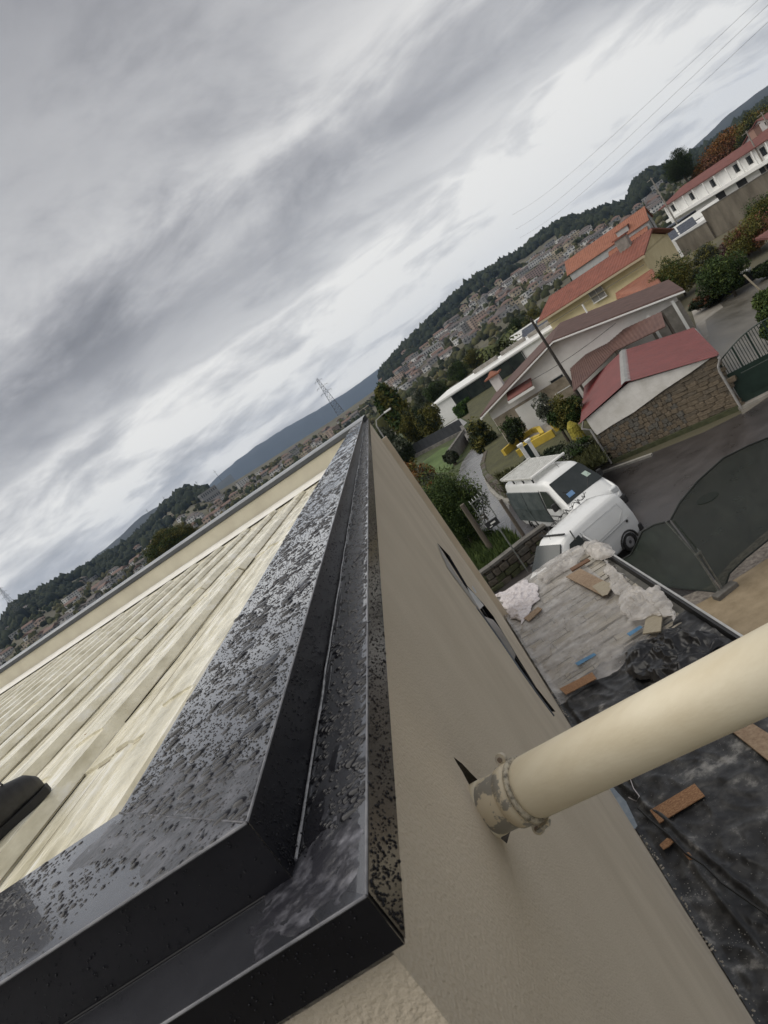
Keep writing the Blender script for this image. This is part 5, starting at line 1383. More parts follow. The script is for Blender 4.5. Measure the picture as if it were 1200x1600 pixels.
MB().box((YL / 2, -.02, ye - .9), (YL - .6, .06, .10)).build('band', mat('eave_band', (.30, .26, .18), rough=.7), yh)
x, z = local(932, 461, yh); win(yh, x, .3, z, 1.6, 1.25, panes=2, glass=mat('curtain_pane', (.22, .21, .19), rough=.3))
x, z = local(968, 440, yh)
ch = MB().box((YL * .80, YD * .42, yr + .3), (1.3, .8, 1.5)).build('chimney', M_concrete, yh)
MB().box((YL * .80, YD * .42, yr + 1.15), (1.6, 1.1, .16)).build('chimney_cap', M_tile, ch)
# low annex with bright orange roof
an = thing('tiled_annex', 'low annex with bright orange tiled roof at the foot of the yellow house', 'annex', G(968, 470, 1.0))
q0, q1, q2, q3 = G(964, 468, 2.5), G(1034, 446, 2.5), G(1024, 424, 3.3), G(958, 462, 3.3)
q2, q3 = G(1018, 420, 3.0), G(962, 458, 3.0)
tiled('roof', an, q0, q1, q2, q3, M_tileo, pitch=.5, amp=.07, off=an.location)
b = (q0 + q1 + q2 + q3) / 4
MB().add([Vector((p.x, p.y, z)) for z in (0, 2.4) for p in (q0, q1, q2, q3)], [(0, 1, 5, 4), (1, 2, 6, 5), (2, 3, 7, 6), (3, 0, 4, 7)]).build('wall', M_yellow, an, off=an.location)
# --- orange roofed house with grey white gable
g0_, g1_ = G(1028, 374, 0), G(1054, 344, 0)
a, GL = frame(g0_, g1_)
GL = 9.0
oh = thing('orange_roof_house', 'two storey grey white gabled house with orange tiled roof and small dormer', 'house', g0_, a)
oe, orr = vert_z(g0_, 1003, 345), 0
HL = 22.0
bk = Vector((-math.sin(a), math.cos(a), 0)); mid = g0_ + (g1_ - g0_).normalized() * GL / 2
oe = 5.2; orr = 8.2
MB().prism([(0, 0), (GL, 0), (GL, oe), (GL / 2, orr), (0, oe)], 0, HL, M=Matrix(((1, 0, 0, 0), (0, 0, 1, 0), (0, 1, 0, 0), (0, 0, 0, 1)))).build('wall', M_greyw, oh)
tiled('roof', oh, (-.5, -.5, oe - .1), (-.5, HL + .5, oe - .1), (GL / 2, HL + .5, orr + .25), (GL / 2, -.5, orr + .25), M_tileo, pitch=.5, amp=.08)
tiled('roof', oh, (GL + .5, HL + .5, oe - .1), (GL + .5, -.5, oe - .1), (GL / 2, -.5, orr + .25), (GL / 2, HL + .5, orr + .25), M_tileo, pitch=.5, amp=.08)
tiled('porch_roof', oh, (-3.2, .5, 3.0), (-3.2, 11, 3.0), (-.2, 11, 4.2), (-.2, .5, 4.2), M_tileo, pitch=.5, amp=.08)
MB().box((-1.6, 5.5, 1.4), (2.6, 9.5, 2.6)).build('porch', M_greyw, oh)
dm = MB().box((1.5, 6, 6.3), (2.0, 3.0, 1.6)).build('dormer', M_greyw, oh)
MB().box((1.5, 6, 7.2), (2.6, 3.6, .18)).build('dormer_roof', M_tileo, dm)
for (x, z, w, h) in ((GL * .62, 3.6, .9, 1.2), (GL * .30, 1.6, 1.0, 1.2)): win(oh, x, 0, z, w, h)
for (y, z) in ((3, 1.6), (7, 1.6)): win(oh, y, -2.9, z, 1.2, 1.2, side=1)
MB().tube([(GL * .42, -.1, .1), (GL * .42, -.1, 6.6)], .08, 6).build('downpipe', M_rub, oh)
# --- long white house with maroon roof
l0, l1 = G(1058, 362, 0), G(1200, 284, 0); d = (l1 - l0).normalized(); l1 = l1 + d * 14
a, LL = frame(l0, l1)
lw = thing('long_white_house', 'long white two storey house with maroon roof, verandah posts and dark windows', 'house', l0, a)
le = 6.0; lr_ = 7.3; LD = 9.0
MB().box((LL / 2, LD / 2, le / 2), (LL, LD, le)).build('wall', M_whitepaint, lw)
tiled('roof', lw, (-.8, -.9, le), (LL + .5, -.9, le), (LL + .5, LD / 2, lr_), (2, LD / 2, lr_), M_tilem, pitch=.6, amp=.08)
tiled('roof', lw, (LL + .5, LD + .5, le), (-.5, LD + .5, le), (2, LD / 2, lr_), (LL + .5, LD / 2, lr_), M_tilem, pitch=.6, amp=.08)
MB().box((LL / 2 + 1, -.8, 3.1), (LL - 1, 1.9, .55)).build('balcony_slab', M_whitepaint, lw)
for k in range(11):
    x = 1.8 + k * (LL - 3) / 11
    MB().box((x, -.7, 4.6), (.22, .22, 2.6)).build('verandah_post', M_whitepaint, lw)
    if k % 2 == 0 or k > 5: win(lw, x + 1.6, 0, 4.7, 1.5, 1.5, sill=False)
for k in range(4): MB().box((LL * (.42 + .15 * k), -.04, 1.35), (2.8, .1, 2.5)).build('garage_door', M_dark, lw)
ch = MB().box((LL * .62, LD / 2, lr_ + .6), (1.6, 1.2, 1.6)).build('chimney', mat('chimney_pink', (.30, .19, .15), rough=.9), lw)
MB().box((LL * .62, LD / 2, lr_ + 1.5), (2.0, 1.6, .15)).build('chimney_cap', M_tilem, ch)
gb = thing('grey_gable_house', 'grey gabled house end rising behind the maroon roof of the long white house', 'house', l0 + d * 22 + Vector((9, 4, 0)), a)
MB().prism([(0, 0), (12, 0), (12, 7.4), (6, 9.4), (0, 7.4)], 0, 9, M=Matrix(((1, 0, 0, 0), (0, 0, 1, 0), (0, 1, 0, 0), (0, 0, 0, 1)))).build('wall', M_greyw, gb)
tiled('roof', gb, (-.5, -.4, 7.3), (-.5, 9.4, 7.3), (6, 9.4, 9.55), (6, -.4, 9.55), M_tilem); tiled('roof', gb, (12.5, 9.4, 7.3), (12.5, -.4, 7.3), (6, -.4, 9.55), (6, 9.4, 9.55), M_tilem)
win(gb, 7.5, 0, 8.2, .9, .7, sill=False)
# navy shelter below it
nv = thing('navy_shelter', 'dark navy open shelter between the orange roofed house and the long white house', 'shelter', G(1062, 366, 0), a)
MB().box((4, -1.5, 2.5), (9, 3.4, .18)).build('roof', mat('navy_sheet', (.03, .037, .055), (.06, .07, .09), rough=.5, scale=3), nv)
MB().box((4, .1, 1.25), (9, .1, 2.4)).build('back_panel', mat('navy_panel', (.022, .026, .04), rough=.6), nv)
for x in (0, 4, 8): MB().box((x, -3.0, 1.25), (.15, .15, 2.5)).build('post', M_dark, nv)
# --- concrete boundary walls
M_cwall = mat('boundary_concrete', (.085, .073, .056), (.17, .15, .12), rough=.9, scale=.7, detail=9, stretch=(1, 1, .35))
def bwall(lab, px0, px1, h, m, n, t=.25, name='boundary_wall'):
    p, q = G(*px0, 0), G(*px1, 0); T = thing(name, lab, 'wall', p)
    for k in range(n):
        a_, b_ = p.lerp(q, k / n), p.lerp(q, (k + .992) / n)
        MB().beam(a_ + Vector((0, 0, h / 2)), b_ + Vector((0, 0, h / 2)), t, h, up=(0, 0, 1)).build('wall_panel', m, T, off=p)
    MB().beam(p + Vector((0, 0, h + .05)), q + Vector((0, 0, h + .05)), t + .1, .1).build('coping', M_concrete_dk, T, off=p)
bwall('long low brown concrete boundary wall below the orange roofed house', (1026, 424), (1118, 372), 2.3, M_cwall, 8)
bwall('taller brown concrete wall with vertical joints below the long white house', (1119, 371), (1235, 306), 3.7, M_cwall, 9)
# --- modern flat roofed house with solar panels
m0 = G(690, 668, 0); t0, t1 = G(676, 636, 2.9), G(782, 567, 2.9); dm_ = (t1 - t0).normalized()
a = math.atan2(dm_.y, dm_.x)
mh = thing('modern_house', 'white flat roofed modern house with a dark glazed front beyond the gabled roof', 'house', m0, a)
ML = 30
MB().box((ML / 2, 5, 1.45), (ML, 10, 2.9)).build('wall', M_whitepaint, mh)
MB().box((ML / 2, 5, 2.98), (ML + .4, 10.6, .22)).build('roof_slab', M_whitepaint, mh)
MB().box((5.5 + 3.2, -.04, 1.45), (10.5, .12, 2.6)).build('glazed_front', mat('glazing_dark', (.015, .02, .022), (.04, .05, .045), rough=.12, scale=.6), mh)
for k in range(6): MB().box((3.6 + k * 2.1, -.13, 1.45), (.08, .06, 2.6)).build('mullion', M_dark, mh)
MB().box((22, -.02, 1.8), (1.2, .08, .9)).build('window', M_dark, mh)
for k in range(5): MB().box((8 + k * 4.2, 5 + .4 * (k % 2), 3.45), (3.6, .7, .5)).build('roof_kerb', M_concrete, mh)
mh2 = thing('solar_building', 'long low white building with a row of dark solar panels behind the modern house', 'building', G(682, 612, 0) if False else (m0 + dm_ * 6 + Vector((-dm_.y, dm_.x, 0)) * 22), a)
MB().box((17, 4, 1.3), (36, 8, 2.6)).build('wall', M_whitepaint, mh2)
M_sol = mat('solar_blue', (.035, .042, .058), (.06, .068, .085), rough=.15, scale=2)
for k in range(11): MB().box((5.0 + k * 2.5, 2.2, 3.05), (2.3, 3.2, .08), R=Matrix.Rotation(.35, 3, 'X')).build('solar_panel', M_sol, mh2)
MB().box((17, 7.8, 3.2), (36, .3, .9)).build('parapet', M_whitepaint, mh2)
flat('terrace', [(692, 668), (716, 652), (730, 660), (722, 668), (704, 680), (690, 690)], .03, mat('terrace_pale', (.34, .34, .35), (.45, .45, .46), rough=.3, scale=.4))
flat('lawn', [(660, 722), (690, 700), (716, 694), (722, 712), (700, 738), (676, 738)], .03, mat('lawn', (.065, .105, .03), (.10, .15, .045), rough=.9, scale=.6))
# charcoal panel fence
f0, f1 = G(640, 719, 0), G(729, 674, 0)
bf = thing('panel_fence', 'long charcoal panel fence below the terrace of the modern house', 'fence', f0)
for k in range(14):
    a_, b_ = f0.lerp(f1, k / 14), f0.lerp(f1, (k + .97) / 14)
    MB().beam(a_ + Vector((0, 0, .75)), b_ + Vector((0, 0, .75)), .08, 1.5).build('fence_panel', mat('charcoal', (.022, .025, .032), (.035, .038, .046), rough=.6, scale=2), bf, off=f0)
MB().beam(f0 + Vector((0, -.3, .15)), f1 + Vector((0, -.3, .15)), .3, .4).build('footing', M_concrete_dk, bf, off=f0)
wl0, wl1 = G(718, 722, 0), G(738, 690, 0)
bwall('low pale block wall along the left side of the lane', (712, 722), (734, 688), 1.1, mat('pale_block', (.16, .155, .14), (.24, .23, .21), rough=.9, scale=2), 5, name='block_wall')
bwall('low pink brown garden wall with white gate pier at the end of the lane', (728, 676), (742, 700), .8, mat('pink_block', (.15, .10, .085), (.22, .15, .13), rough=.9, scale=2), 3, name='lane_wall')
# brown roofed hut at the right edge and the pale pole in front of it
hp = G(1200, 470, 0)
ht = thing('small_hut', 'small hut with a maroon sheet roof cut off by the right edge of the picture', 'hut', hp + Vector((3.1, .4, 0)))
MB().box((1.5, 1.2, 1.2), (3, 2.4, 2.4)).build('wall', mat('hut_board', (.035, .03, .026), (.06, .05, .045), rough=.8, scale=4), ht)  # walls near black: shade under the roof put into their colour
tiled('roof', ht, (-.2, -.3, 2.35), (3.4, -.3, 2.35), (3.4, 2.8, 3.0), (-.2, 2.8, 3.0), M_tilem, pitch=.3, amp=.03)
p = G(1205, 470, 0)
tag(MB().tube([p, p + Vector((-.5, .2, 2.1))], .05, 7).build('leaning_pole', M_plank, off=p), 'pale leaning wooden pole at the right edge above the driveway', 'pole').location = p
p, q = G(1118, 470, 0), G(1180, 436, 0)
wk = thing('garden_trough', 'dark low block edging at the top of the driveway under the citrus tree', 'trough', p)
MB().beam(p + Vector((0, 0, .35)), q + Vector((0, 0, .35)), .6, .7).build('block', mat('dark_block', (.012, .014, .02), rough=.7), wk, off=p)
MB().beam(p + Vector((.2, .3, .75)), q + Vector((.2, .3, .75)), .9, .12).build('top_slab', mat('slab_grey', (.20, .20, .19), (.35, .35, .34), rough=.8, scale=4), wk, off=p)
p = G(1150, 390, 0)
# ================================================================== VEGETATION
def leafmat(name, c1, c2, isl=.45):
    return mat(name, c1, c2, rough=.75, scale=2.5, island=isl, spec=.25)
M_lg = leafmat('leaf_green', (.018, .038, .010), (.05, .08, .02))
M_ld = leafmat('leaf_dark', (.012, .022, .010), (.03, .042, .018))
M_ly = leafmat('leaf_yellow_green', (.07, .075, .018), (.14, .13, .03))
M_lb = leafmat('leaf_bright', (.045, .075, .018), (.09, .12, .03))
M_lo = leafmat('leaf_rust', (.11, .050, .014), (.17, .085, .02))
M_lr = leafmat('leaf_brown_red', (.10, .045, .025), (.14, .07, .03))
M_lol = leafmat('leaf_olive', (.05, .06, .04), (.10, .11, .08))
M_lw = leafmat('leaf_wine', (.045, .018, .022), (.08, .035, .03))
def leaves(n, c, rad, size, clumps=14, seed=0, squash=1.0, hollow=.35):
    """numpy leaf cards grouped in clumps inside an ellipsoid"""
    R_ = np.random.default_rng(seed)
    cd = R_.normal(size=(clumps, 3)); cd /= np.linalg.norm(cd, axis=1)[:, None]
    cc = cd * (R_.uniform(hollow, .85, (clumps, 1)))
    k = R_.integers(0, clumps, n)
    off = R_.normal(size=(n, 3)); off /= np.linalg.norm(off, axis=1)[:, None]
    off *= R_.uniform(0.2, 1, (n, 1)) ** .4 * R_.uniform(.24, .40, (clumps, 1))[k]
    P = (cc[k] + off)
    P = P * np.array(rad) + np.array(c)
    nrm = R_.normal(size=(n, 3)); nrm[:, 2] += .5; nrm /= np.linalg.norm(nrm, axis=1)[:, None]
    t = np.cross(nrm, R_.normal(size=(n, 3))); t /= np.linalg.norm(t, axis=1)[:, None]
    b = np.cross(nrm, t); s = size * R_.uniform(.6, 1.4, (n, 1))
    V = np.stack([P - t * s, P + b * s * .45 , P + t * s, P - b * s * .45], 1).reshape(-1, 3)
    F = np.arange(n * 4).reshape(-1, 4)
    return V, F
def tree(name, label, cat, base, h, w, m, n=2600, leaf=.1, trunk=True, ch=.62, m2=None, clumps=14, group=None, tr=.09, seed=None, cz=None, off=(0, 0)):
    base = Vector(base); T = thing(name, label, cat, base, 0, group); seed = seed if seed is not None else int(abs(base.x * 31 + base.y * 17 + h * 7)) % 9999
    cz = cz if cz is not None else h * (1 - ch / 2)
    rad = (w / 2, w / 2, h * ch / 2)
    V, F = leaves(n, (off[0], off[1], cz), rad, leaf, clumps, seed)
    numpy_mesh('crown', V, F, m, T)
    if m2:
        V, F = leaves(n // 3, (off[0], off[1], cz + h * .04), (rad[0] * 1.04, rad[1] * 1.04, rad[2] * 1.04), leaf, clumps, seed + 3)
        numpy_mesh('crown', V, F, m2, T)
    if trunk:
        mb = MB().tube([(0, 0, -.1), (w * .01, 0, cz * .5), (w * .02, 0, cz), (w * .03, 0, cz + h * ch * .3)], [tr, tr * .75, tr * .5, tr * .15], 8)
        for k in range(5):
            a_ = k * 2.4 + seed; s = cz * (.45 + .12 * k)
            mb.tube([(w * .01, 0, s), (w * .2 * math.cos(a_), w * .2 * math.sin(a_), s + h * .12), (w * .36 * math.cos(a_), w * .36 * math.sin(a_), s + h * .22)], [tr * .45, tr * .3, tr * .1], 6)
        mb.build('trunk', M_bark, T)
    return T
def tpx(name, label, cat, bpx, tpx_, wpx, m, z=0., **k):
    b = G(*bpx, z); dist = math.hypot(b.x, b.y); h = vert_z2(b, tpx_) ; w = wpx * math.sqrt(dist * dist + H * H) / FPX
    return tree(name, label, cat, b, h, w, m, **k)
def vert_z2(b, px):
    best = min(((proj((b.x, b.y, b.z + z))[0] - px[0]) ** 2 + (proj((b.x, b.y, b.z + z))[1] - px[1]) ** 2, z) for z in np.arange(.3, 40, .1)); return best[1]
tpx('laurel_tree', 'large round dark green laurel tree behind the weathered wooden post', 'tree', (742, 852), (672, 742), 112, M_lg, n=34000, leaf=.05, ch=.95, clumps=90, m2=M_lb, tr=.12)
tpx('rusty_shrub', 'rust orange shrub left of the round laurel tree, against the wall end', 'shrub', (672, 778), (634, 722), 60, M_lo, n=4200, leaf=.10, ch=.9, clumps=26, m2=M_ly)
tpx('olive_shrub', 'olive and rust bushes at the foot of the long wall end', 'shrub', (700, 800), (640, 745), 60, M_lol, n=3000, leaf=.10, ch=.9, clumps=22, m2=M_lo)
tpx('corner_hedge', 'dark hedge with yellow tips at the left corner of the white gabled house', 'hedge', (772, 712), (744, 655), 46, M_ld, n=5200, leaf=.10, ch=.95, clumps=30, m2=M_ly, trunk=False)
tpx('round_bush', 'dense dark green ball shaped bush in front of the stone cladding', 'bush', (816, 694), (788, 655), 38, M_ld, z=GZ, n=3800, leaf=.07, ch=.95, clumps=24, m2=M_lg)
tpx('olive_tree', 'grey green olive tree in front of the patio of the white house', 'tree', (890, 692), (848, 612), 46, M_lol, z=GZ, n=3600, leaf=.06, ch=.7, clumps=24)
tpx('garden_tree', 'green garden tree with yellowing leaves beside the stone shed', 'tree', (898, 690), (866, 622), 58, M_lg, z=GZ, n=5600, leaf=.07, ch=.75, clumps=30, m2=M_ly, off=(.4, -.3))
for q, (bx, by, tx, ty, w_, m_, lb) in enumerate(((870, 722, 858, 702, 60, M_ld, 'low dark planting along the retaining wall top, nearest the large van'), (905, 712, 893, 690, 60, M_lg, 'low green planting at the shed end of the retaining wall'), (838, 722, 830, 710, 34, M_lol, 'small grey green plants beside the white gate posts'))):
    tpx('ground_shrub', lb, 'shrub', (bx, by), (tx, ty), w_, m_, z=GZ, n=2600, leaf=.06, ch=1., clumps=20, trunk=False, m2=M_lol)
# trees beyond the end of the wall
tpx('poplar', 'tall yellowish poplar rising beyond the street lamp', 'tree', (650, 690), (585, 597), 40, M_ly, n=5200, leaf=.35, ch=.92, clumps=34, m2=M_lg, tr=.3)
dk = [((632, 728), (596, 672), 46, M_ld, 'dark tree just right of the end of the wall'), ((646, 738), (612, 690), 44, M_ld, 'dark low tree above the rust orange shrub'), ((668, 700), (632, 646), 44, M_ly, 'thin yellow leaved tree right of the poplar'), ((690, 688), (655, 632), 44, M_ly, 'yellow green tree left of the modern house'),
      ((700, 640), (672, 596), 40, M_lg, 'green tree behind the left corner of the modern house'), ((676, 640), (650, 606), 38, M_lol, 'olive green tree behind the yellow leaved tree'), ((730, 602), (706, 566), 40, M_lg, 'green tree behind the solar panels'), ((752, 582), (730, 548), 38, M_ly, 'yellow green tree right of the solar panels'),
      ((845, 520), (815, 490), 40, M_ly, 'yellow green tree left of the yellow house roof'), ((822, 532), (796, 500), 34, M_lg, 'green tree behind the roof of the white gabled house'), ((660, 668), (640, 640), 30, M_lg, 'small green tree between poplar and modern house'), ((712, 726), (706, 700), 22, M_lol, 'small grey bush on the lawn beside the block wall')]
for bp, tp_, w_, m_, lb in dk:
    tpx('garden_tree', lb, 'tree', bp, tp_, w_, m_, n=9000, leaf=.11, ch=.85, clumps=44, m2=M_ld if m_ is not M_ld else M_lol, tr=.2)
for (a_, b_, lb) in (((706, 648), (744, 618), 'bright green clipped hedge between the modern house and the brown gabled roof'), ((722, 652), (742, 634), 'second short clipped hedge nearer the corner of the white gabled house')):
    p, q = G(*a_, 0), G(*b_, 0); d_ = q - p; L_ = d_.length; R_ = np.random.default_rng(3); n_q = 9000
    T = thing('clipped_hedge', lb, 'hedge', p, math.atan2(d_.y, d_.x))
    P = np.stack([R_.uniform(0, L_, n_q), R_.uniform(-.6, .6, n_q), R_.uniform(0, 1.5, n_q)], 1); P[:, 1] += .1 * np.sin(P[:, 0]); nn_ = R_.normal(size=(n_q, 3)) * .09; tt_ = R_.normal(size=(n_q, 3)) * .09
    numpy_mesh('hedge_leaves', np.stack([P - nn_, P + tt_, P + nn_, P - tt_], 1).reshape(-1, 3), np.arange(n_q * 4).reshape(-1, 4), leafmat('hedge_green', (.03, .07, .015), (.06, .11, .025)), T)
    MB().box((L_ / 2, 0, .7), (L_, 1.0, 1.3)).build('hedge_core', mat('hedge_core', (.012, .025, .008), rough=1), T)
# palms
def palm(label, bpx, tpx_, fr, m, z=0., n=34):
    b = G(*bpx, z); h = vert_z2(b, tpx_); T = thing('palm_tree', label, 'palm', b)
    MB().tube([(0, 0, 0), (.1, 0, h * .5), (.0, 0, h)], [.26, .22, .24], 9).build('trunk', M_bark, T)
    for k in range(n):
        a_ = k * 2.399; e = math.radians(65 - 105 * (k / n)); L = fr * (.85 + .3 * random.random())
        pts = []
        for q in range(7):
            t = q / 6; el_ = e - t * t * 1.1; r_ = L * t
            pts.append(Vector((math.cos(a_) * r_ * math.cos(el_ * .8), math.sin(a_) * r_ * math.cos(el_ * .8), h + r_ * math.sin(e) - L * .45 * t * t)))
        mb = MB(); sd_ = Vector((-math.sin(a_), math.cos(a_), 0))
        for q in range(1, 7):
            for s in (1, -1):
                p = pts[q]; pv = pts[q - 1]; w_ = L * .20 * (1 - abs(q / 6 - .45))
                mb.add([pv, p, p.lerp(pv, .2) + sd_ * s * w_ - Vector((0, 0, w_ * .7))], [(0, 1, 2)])
        mb.build('frond', m, T)
palm('bushy palm tree beyond the ridge of the white gabled house', (800, 572), (782, 545), 4.2, leafmat('palm_leaf', (.035, .05, .015), (.07, .08, .025)), n=40)
palm('drooping palm with a thick trunk beside the yellow house', (1032, 446), (1012, 398), 1.6, M_ld, n=26)
palm('small palm against the wall of the long white house', (1120, 352), (1112, 335), 2.0, M_lg, n=18)
# right hand garden
rg = [((1072, 462), (1046, 402), 62, M_ly, 'yellow green shrub above the right end of the white house roof', M_lg), ((1150, 462), (1120, 395), 72, M_lg, 'dense green citrus tree at the head of the driveway', M_lb), ((1112, 478), (1098, 455), 50, M_ld, 'dark reddish low shrub between house and driveway', M_lr),
      ((1190, 395), (1168, 340), 66, M_ly, 'golden vine growing against the tall brown concrete wall', M_lr), ((1170, 400), (1150, 365), 60, M_lw, 'wine red vine behind the citrus tree', M_ly), ((1215, 350), (1195, 300), 60, M_ly, 'golden leaved vine at the right edge below the long white house', M_lg), ((1112, 420), (1098, 385), 40, M_lol, 'grey green shrub in front of the brown concrete wall', M_ly),
      ((1222, 505), (1195, 455), 44, M_lb, 'bright green shrub on the right side of the driveway', M_lg), ((1205, 430), (1192, 410), 40, M_ld, 'dark shrub below the maroon hut roof', M_lg), ((1088, 440), (1078, 420), 34, M_lol, 'thin shrub between yellow green shrub and citrus tree', M_ly), ((1215, 530), (1200, 500), 30, M_lg, 'green plants at the right edge behind the driveway gate', M_lb)]
for bp, tp_, w_, m_, lb, m2 in rg:
    tpx('garden_shrub', lb, 'shrub', bp, tp_, w_, m_, n=9000, leaf=.085, ch=.92, clumps=44, m2=m2, tr=.12)
# far big trees behind the long house
def far_tree(label, cpx, dist, rpx, hpx, m, m2, n=5200, clumps=44, leaf=None):
    n *= 5
    r_ = Vector(ray(*cpx)); r_ = r_ / math.hypot(r_.x, r_.y) * dist; c = Vector((0, 0, H)) + r_
    gz = terr(c.x, c.y); rad = rpx * dist / FPX; hr = hpx * dist / FPX
    T = thing('large_tree', label, 'tree', (c.x, c.y, gz))
    h = c.z - gz
    V, F = leaves(n, (0, 0, h), (rad, rad * .8, hr), leaf or rad * .024, clumps, int(cpx[0]))
    numpy_mesh('crown', V, F, m, T)
    V, F = leaves(n // 2, (0, 0, h), (rad * 1.03, rad * .8, hr * 1.03), leaf or rad * .024, clumps, int(cpx[0]) + 1)
    numpy_mesh('crown', V, F, m2, T)
    MB().tube([(0, 0, -1), (0, 0, h)], [rad * .1, rad * .05], 8).build('trunk', M_bark, T)
far_tree('huge rust brown autumn tree behind the long white house', (1150, 234), 190, 60, 27, M_lr, M_lo, n=9000, clumps=80)
far_tree('brown green tree at the right edge behind the long white house', (1190, 205), 180, 34, 30, M_ld, M_ly)
far_tree('dark cedar with open crown left of the rust brown tree', (1062, 262), 185, 22, 22, M_ld, M_lg)
far_tree('yellow green tree showing above the far parapet', (262, 850), 150, 40, 22, M_ly, M_lg, n=7000, clumps=60)
far_tree('second yellow green tree beside the first above the far parapet', (292, 836), 152, 20, 16, M_ly, M_ly)
# tufts of tall grass and weeds on the verge
gv = []
R_ = np.random.default_rng(5); n = 16000
def inpoly(px, poly):
    x, y = px; c = False; j = len(poly) - 1
    for i in range(len(poly)):
        if (poly[i][1] > y) != (poly[j][1] > y) and x < (poly[j][0] - poly[i][0]) * (y - poly[i][1]) / (poly[j][1] - poly[i][1]) + poly[i][0]: c = not c
        j = i
    return c
poly = [(650, 735), (700, 800), (740, 830), (795, 830), (838, 870), (790, 912), (740, 945), (700, 880), (640, 790)]
vs = []
while len(gv) < 14000:
    px = (random.uniform(630, 845), random.uniform(730, 950))
    if inpoly(px, poly): g = G(*px, 0); gv.append((g.x, g.y, 0.0))
gv = np.array(gv); n = len(gv)
hgt = R_.uniform(.10, .42, n) * (1 + .6 * np.array([nz(a, b, 0, .7) for a, b, c in gv])); ang_ = R_.uniform(0, 6.28, n)
d1 = np.stack([np.cos(ang_), np.sin(ang_), np.zeros(n)], 1); lean = R_.normal(size=(n, 3)) * .12; lean[:, 2] = 0
wd = R_.uniform(.015, .05, n)[:, None]
V = np.stack([gv - d1 * wd, gv + d1 * wd, gv + lean + np.array([0, 0, 1]) * hgt[:, None]], 1).reshape(-1, 3)
o = numpy_mesh('tall_grass', V, np.arange(n * 3).reshape(-1, 3), leafmat('grass_blade', (.035, .06, .015), (.075, .11, .03)))
tag(o, 'tall grass and weeds on the verge behind the low rubble wall', 'grass', kind='stuff')
# planting over the raised garden bed: stuff
gv = []
poly = [(795, 775), (850, 762), (905, 742), (950, 722), (925, 690), (880, 700), (835, 722), (800, 735), (775, 745)]
while len(gv) < 9000:
    px = (random.uniform(770, 955), random.uniform(685, 780))
    if inpoly(px, poly): g = G(*px, GZ); gv.append((g.x, g.y, GZ))
gv = np.array(gv); n = len(gv); hgt = R_.uniform(.08, .35, n); ang_ = R_.uniform(0, 6.28, n)
d1 = np.stack([np.cos(ang_), np.sin(ang_), np.zeros(n)], 1); lean = R_.normal(size=(n, 3)) * .15; lean[:, 2] = 0
wd = R_.uniform(.02, .06, n)[:, None]
V = np.stack([gv - d1 * wd, gv + d1 * wd, gv + lean + np.array([0, 0, 1]) * hgt[:, None]], 1).reshape(-1, 3)
o = numpy_mesh('ground_cover', V, np.arange(n * 3).reshape(-1, 3), leafmat('bed_blade', (.030, .035, .012), (.07, .075, .025)))
tag(o, 'low green ground cover in the raised garden bed', 'ground cover', kind='stuff')

# ================================================================== DISTANT TOWN, HILLS AND SKYLINE
def march(px, py, r0=330, r1=1500):
    v = ray(px, py); k = 1 / math.hypot(v[0], v[1]); r = r0
    while r < r1:
        x, y, z = v[0] * k * r, v[1] * k * r, H + v[2] * k * r
        if z < terr(x, y): return x, y
        r += max(4, r * .012)
    return None
M_far_w = mat('far_white', (.58, .575, .56), rough=.85)
M_far_c = mat('far_cream', (.42, .36, .27), rough=.85)
M_far_p = mat('far_peach', (.42, .33, .27), rough=.85)
M_far_g = mat('far_grey', (.25, .25, .245), rough=.85)
M_far_t = mat('far_terracotta', (.14, .088, .07), rough=.8)
M_far_t2 = mat('far_dark_roof', (.10, .085, .08), rough=.8)
M_far_gl = mat('far_glass', (.035, .04, .05), rough=.3)
def far_house(w, d, h, wm, rm, kind, st):
    mb = MB(); mb.box((0, 0, h / 2), (w, d, h), mi=0)
    if kind == 'gable':
        r = w * .18; o = .5
        mb.add([(-w / 2 - o, -d / 2 - o, h), (w / 2 + o, -d / 2 - o, h), (w / 2 + o, d / 2 + o, h), (-w / 2 - o, d / 2 + o, h), (-w / 2 - o, 0, h + r), (w / 2 + o, 0, h + r)], [(0, 1, 5, 4), (2, 3, 4, 5), (0, 4, 3), (1, 2, 5), (3, 2, 1, 0)], 1)
    elif kind == 'hip':
        r = w * .2; o = .6
        mb.add([(-w / 2 - o, -d / 2 - o, h), (w / 2 + o, -d / 2 - o, h), (w / 2 + o, d / 2 + o, h), (-w / 2 - o, d / 2 + o, h), (-w * .2, 0, h + r), (w * .2, 0, h + r)], [(0, 1, 5, 4), (2, 3, 4, 5), (0, 4, 3), (1, 2, 5), (3, 2, 1, 0)], 1)
    else:
        mb.box((0, 0, h + .25), (w + .4, d + .4, .5), mi=0)
    nx = max(2, int(w / 3.2)); fh = h / st
    for f in range(st):
        for k in range(nx):
            x = -w / 2 + w * (k + .5) / nx
            for s in (1, -1): mb.box((x, s * (d / 2 + .02), fh * (f + .55)), (w / nx * .5, .12, fh * .45), mi=2)
        for s in (1, -1):
            for k in range(2): mb.box((s * (w / 2 + .02), -d / 4 + d / 2 * k, fh * (f + .55)), (.12, d * .22, fh * .45), mi=2)
    return mb.build('tmp', [wm, rm, M_far_gl], link=False).data
VAR = []
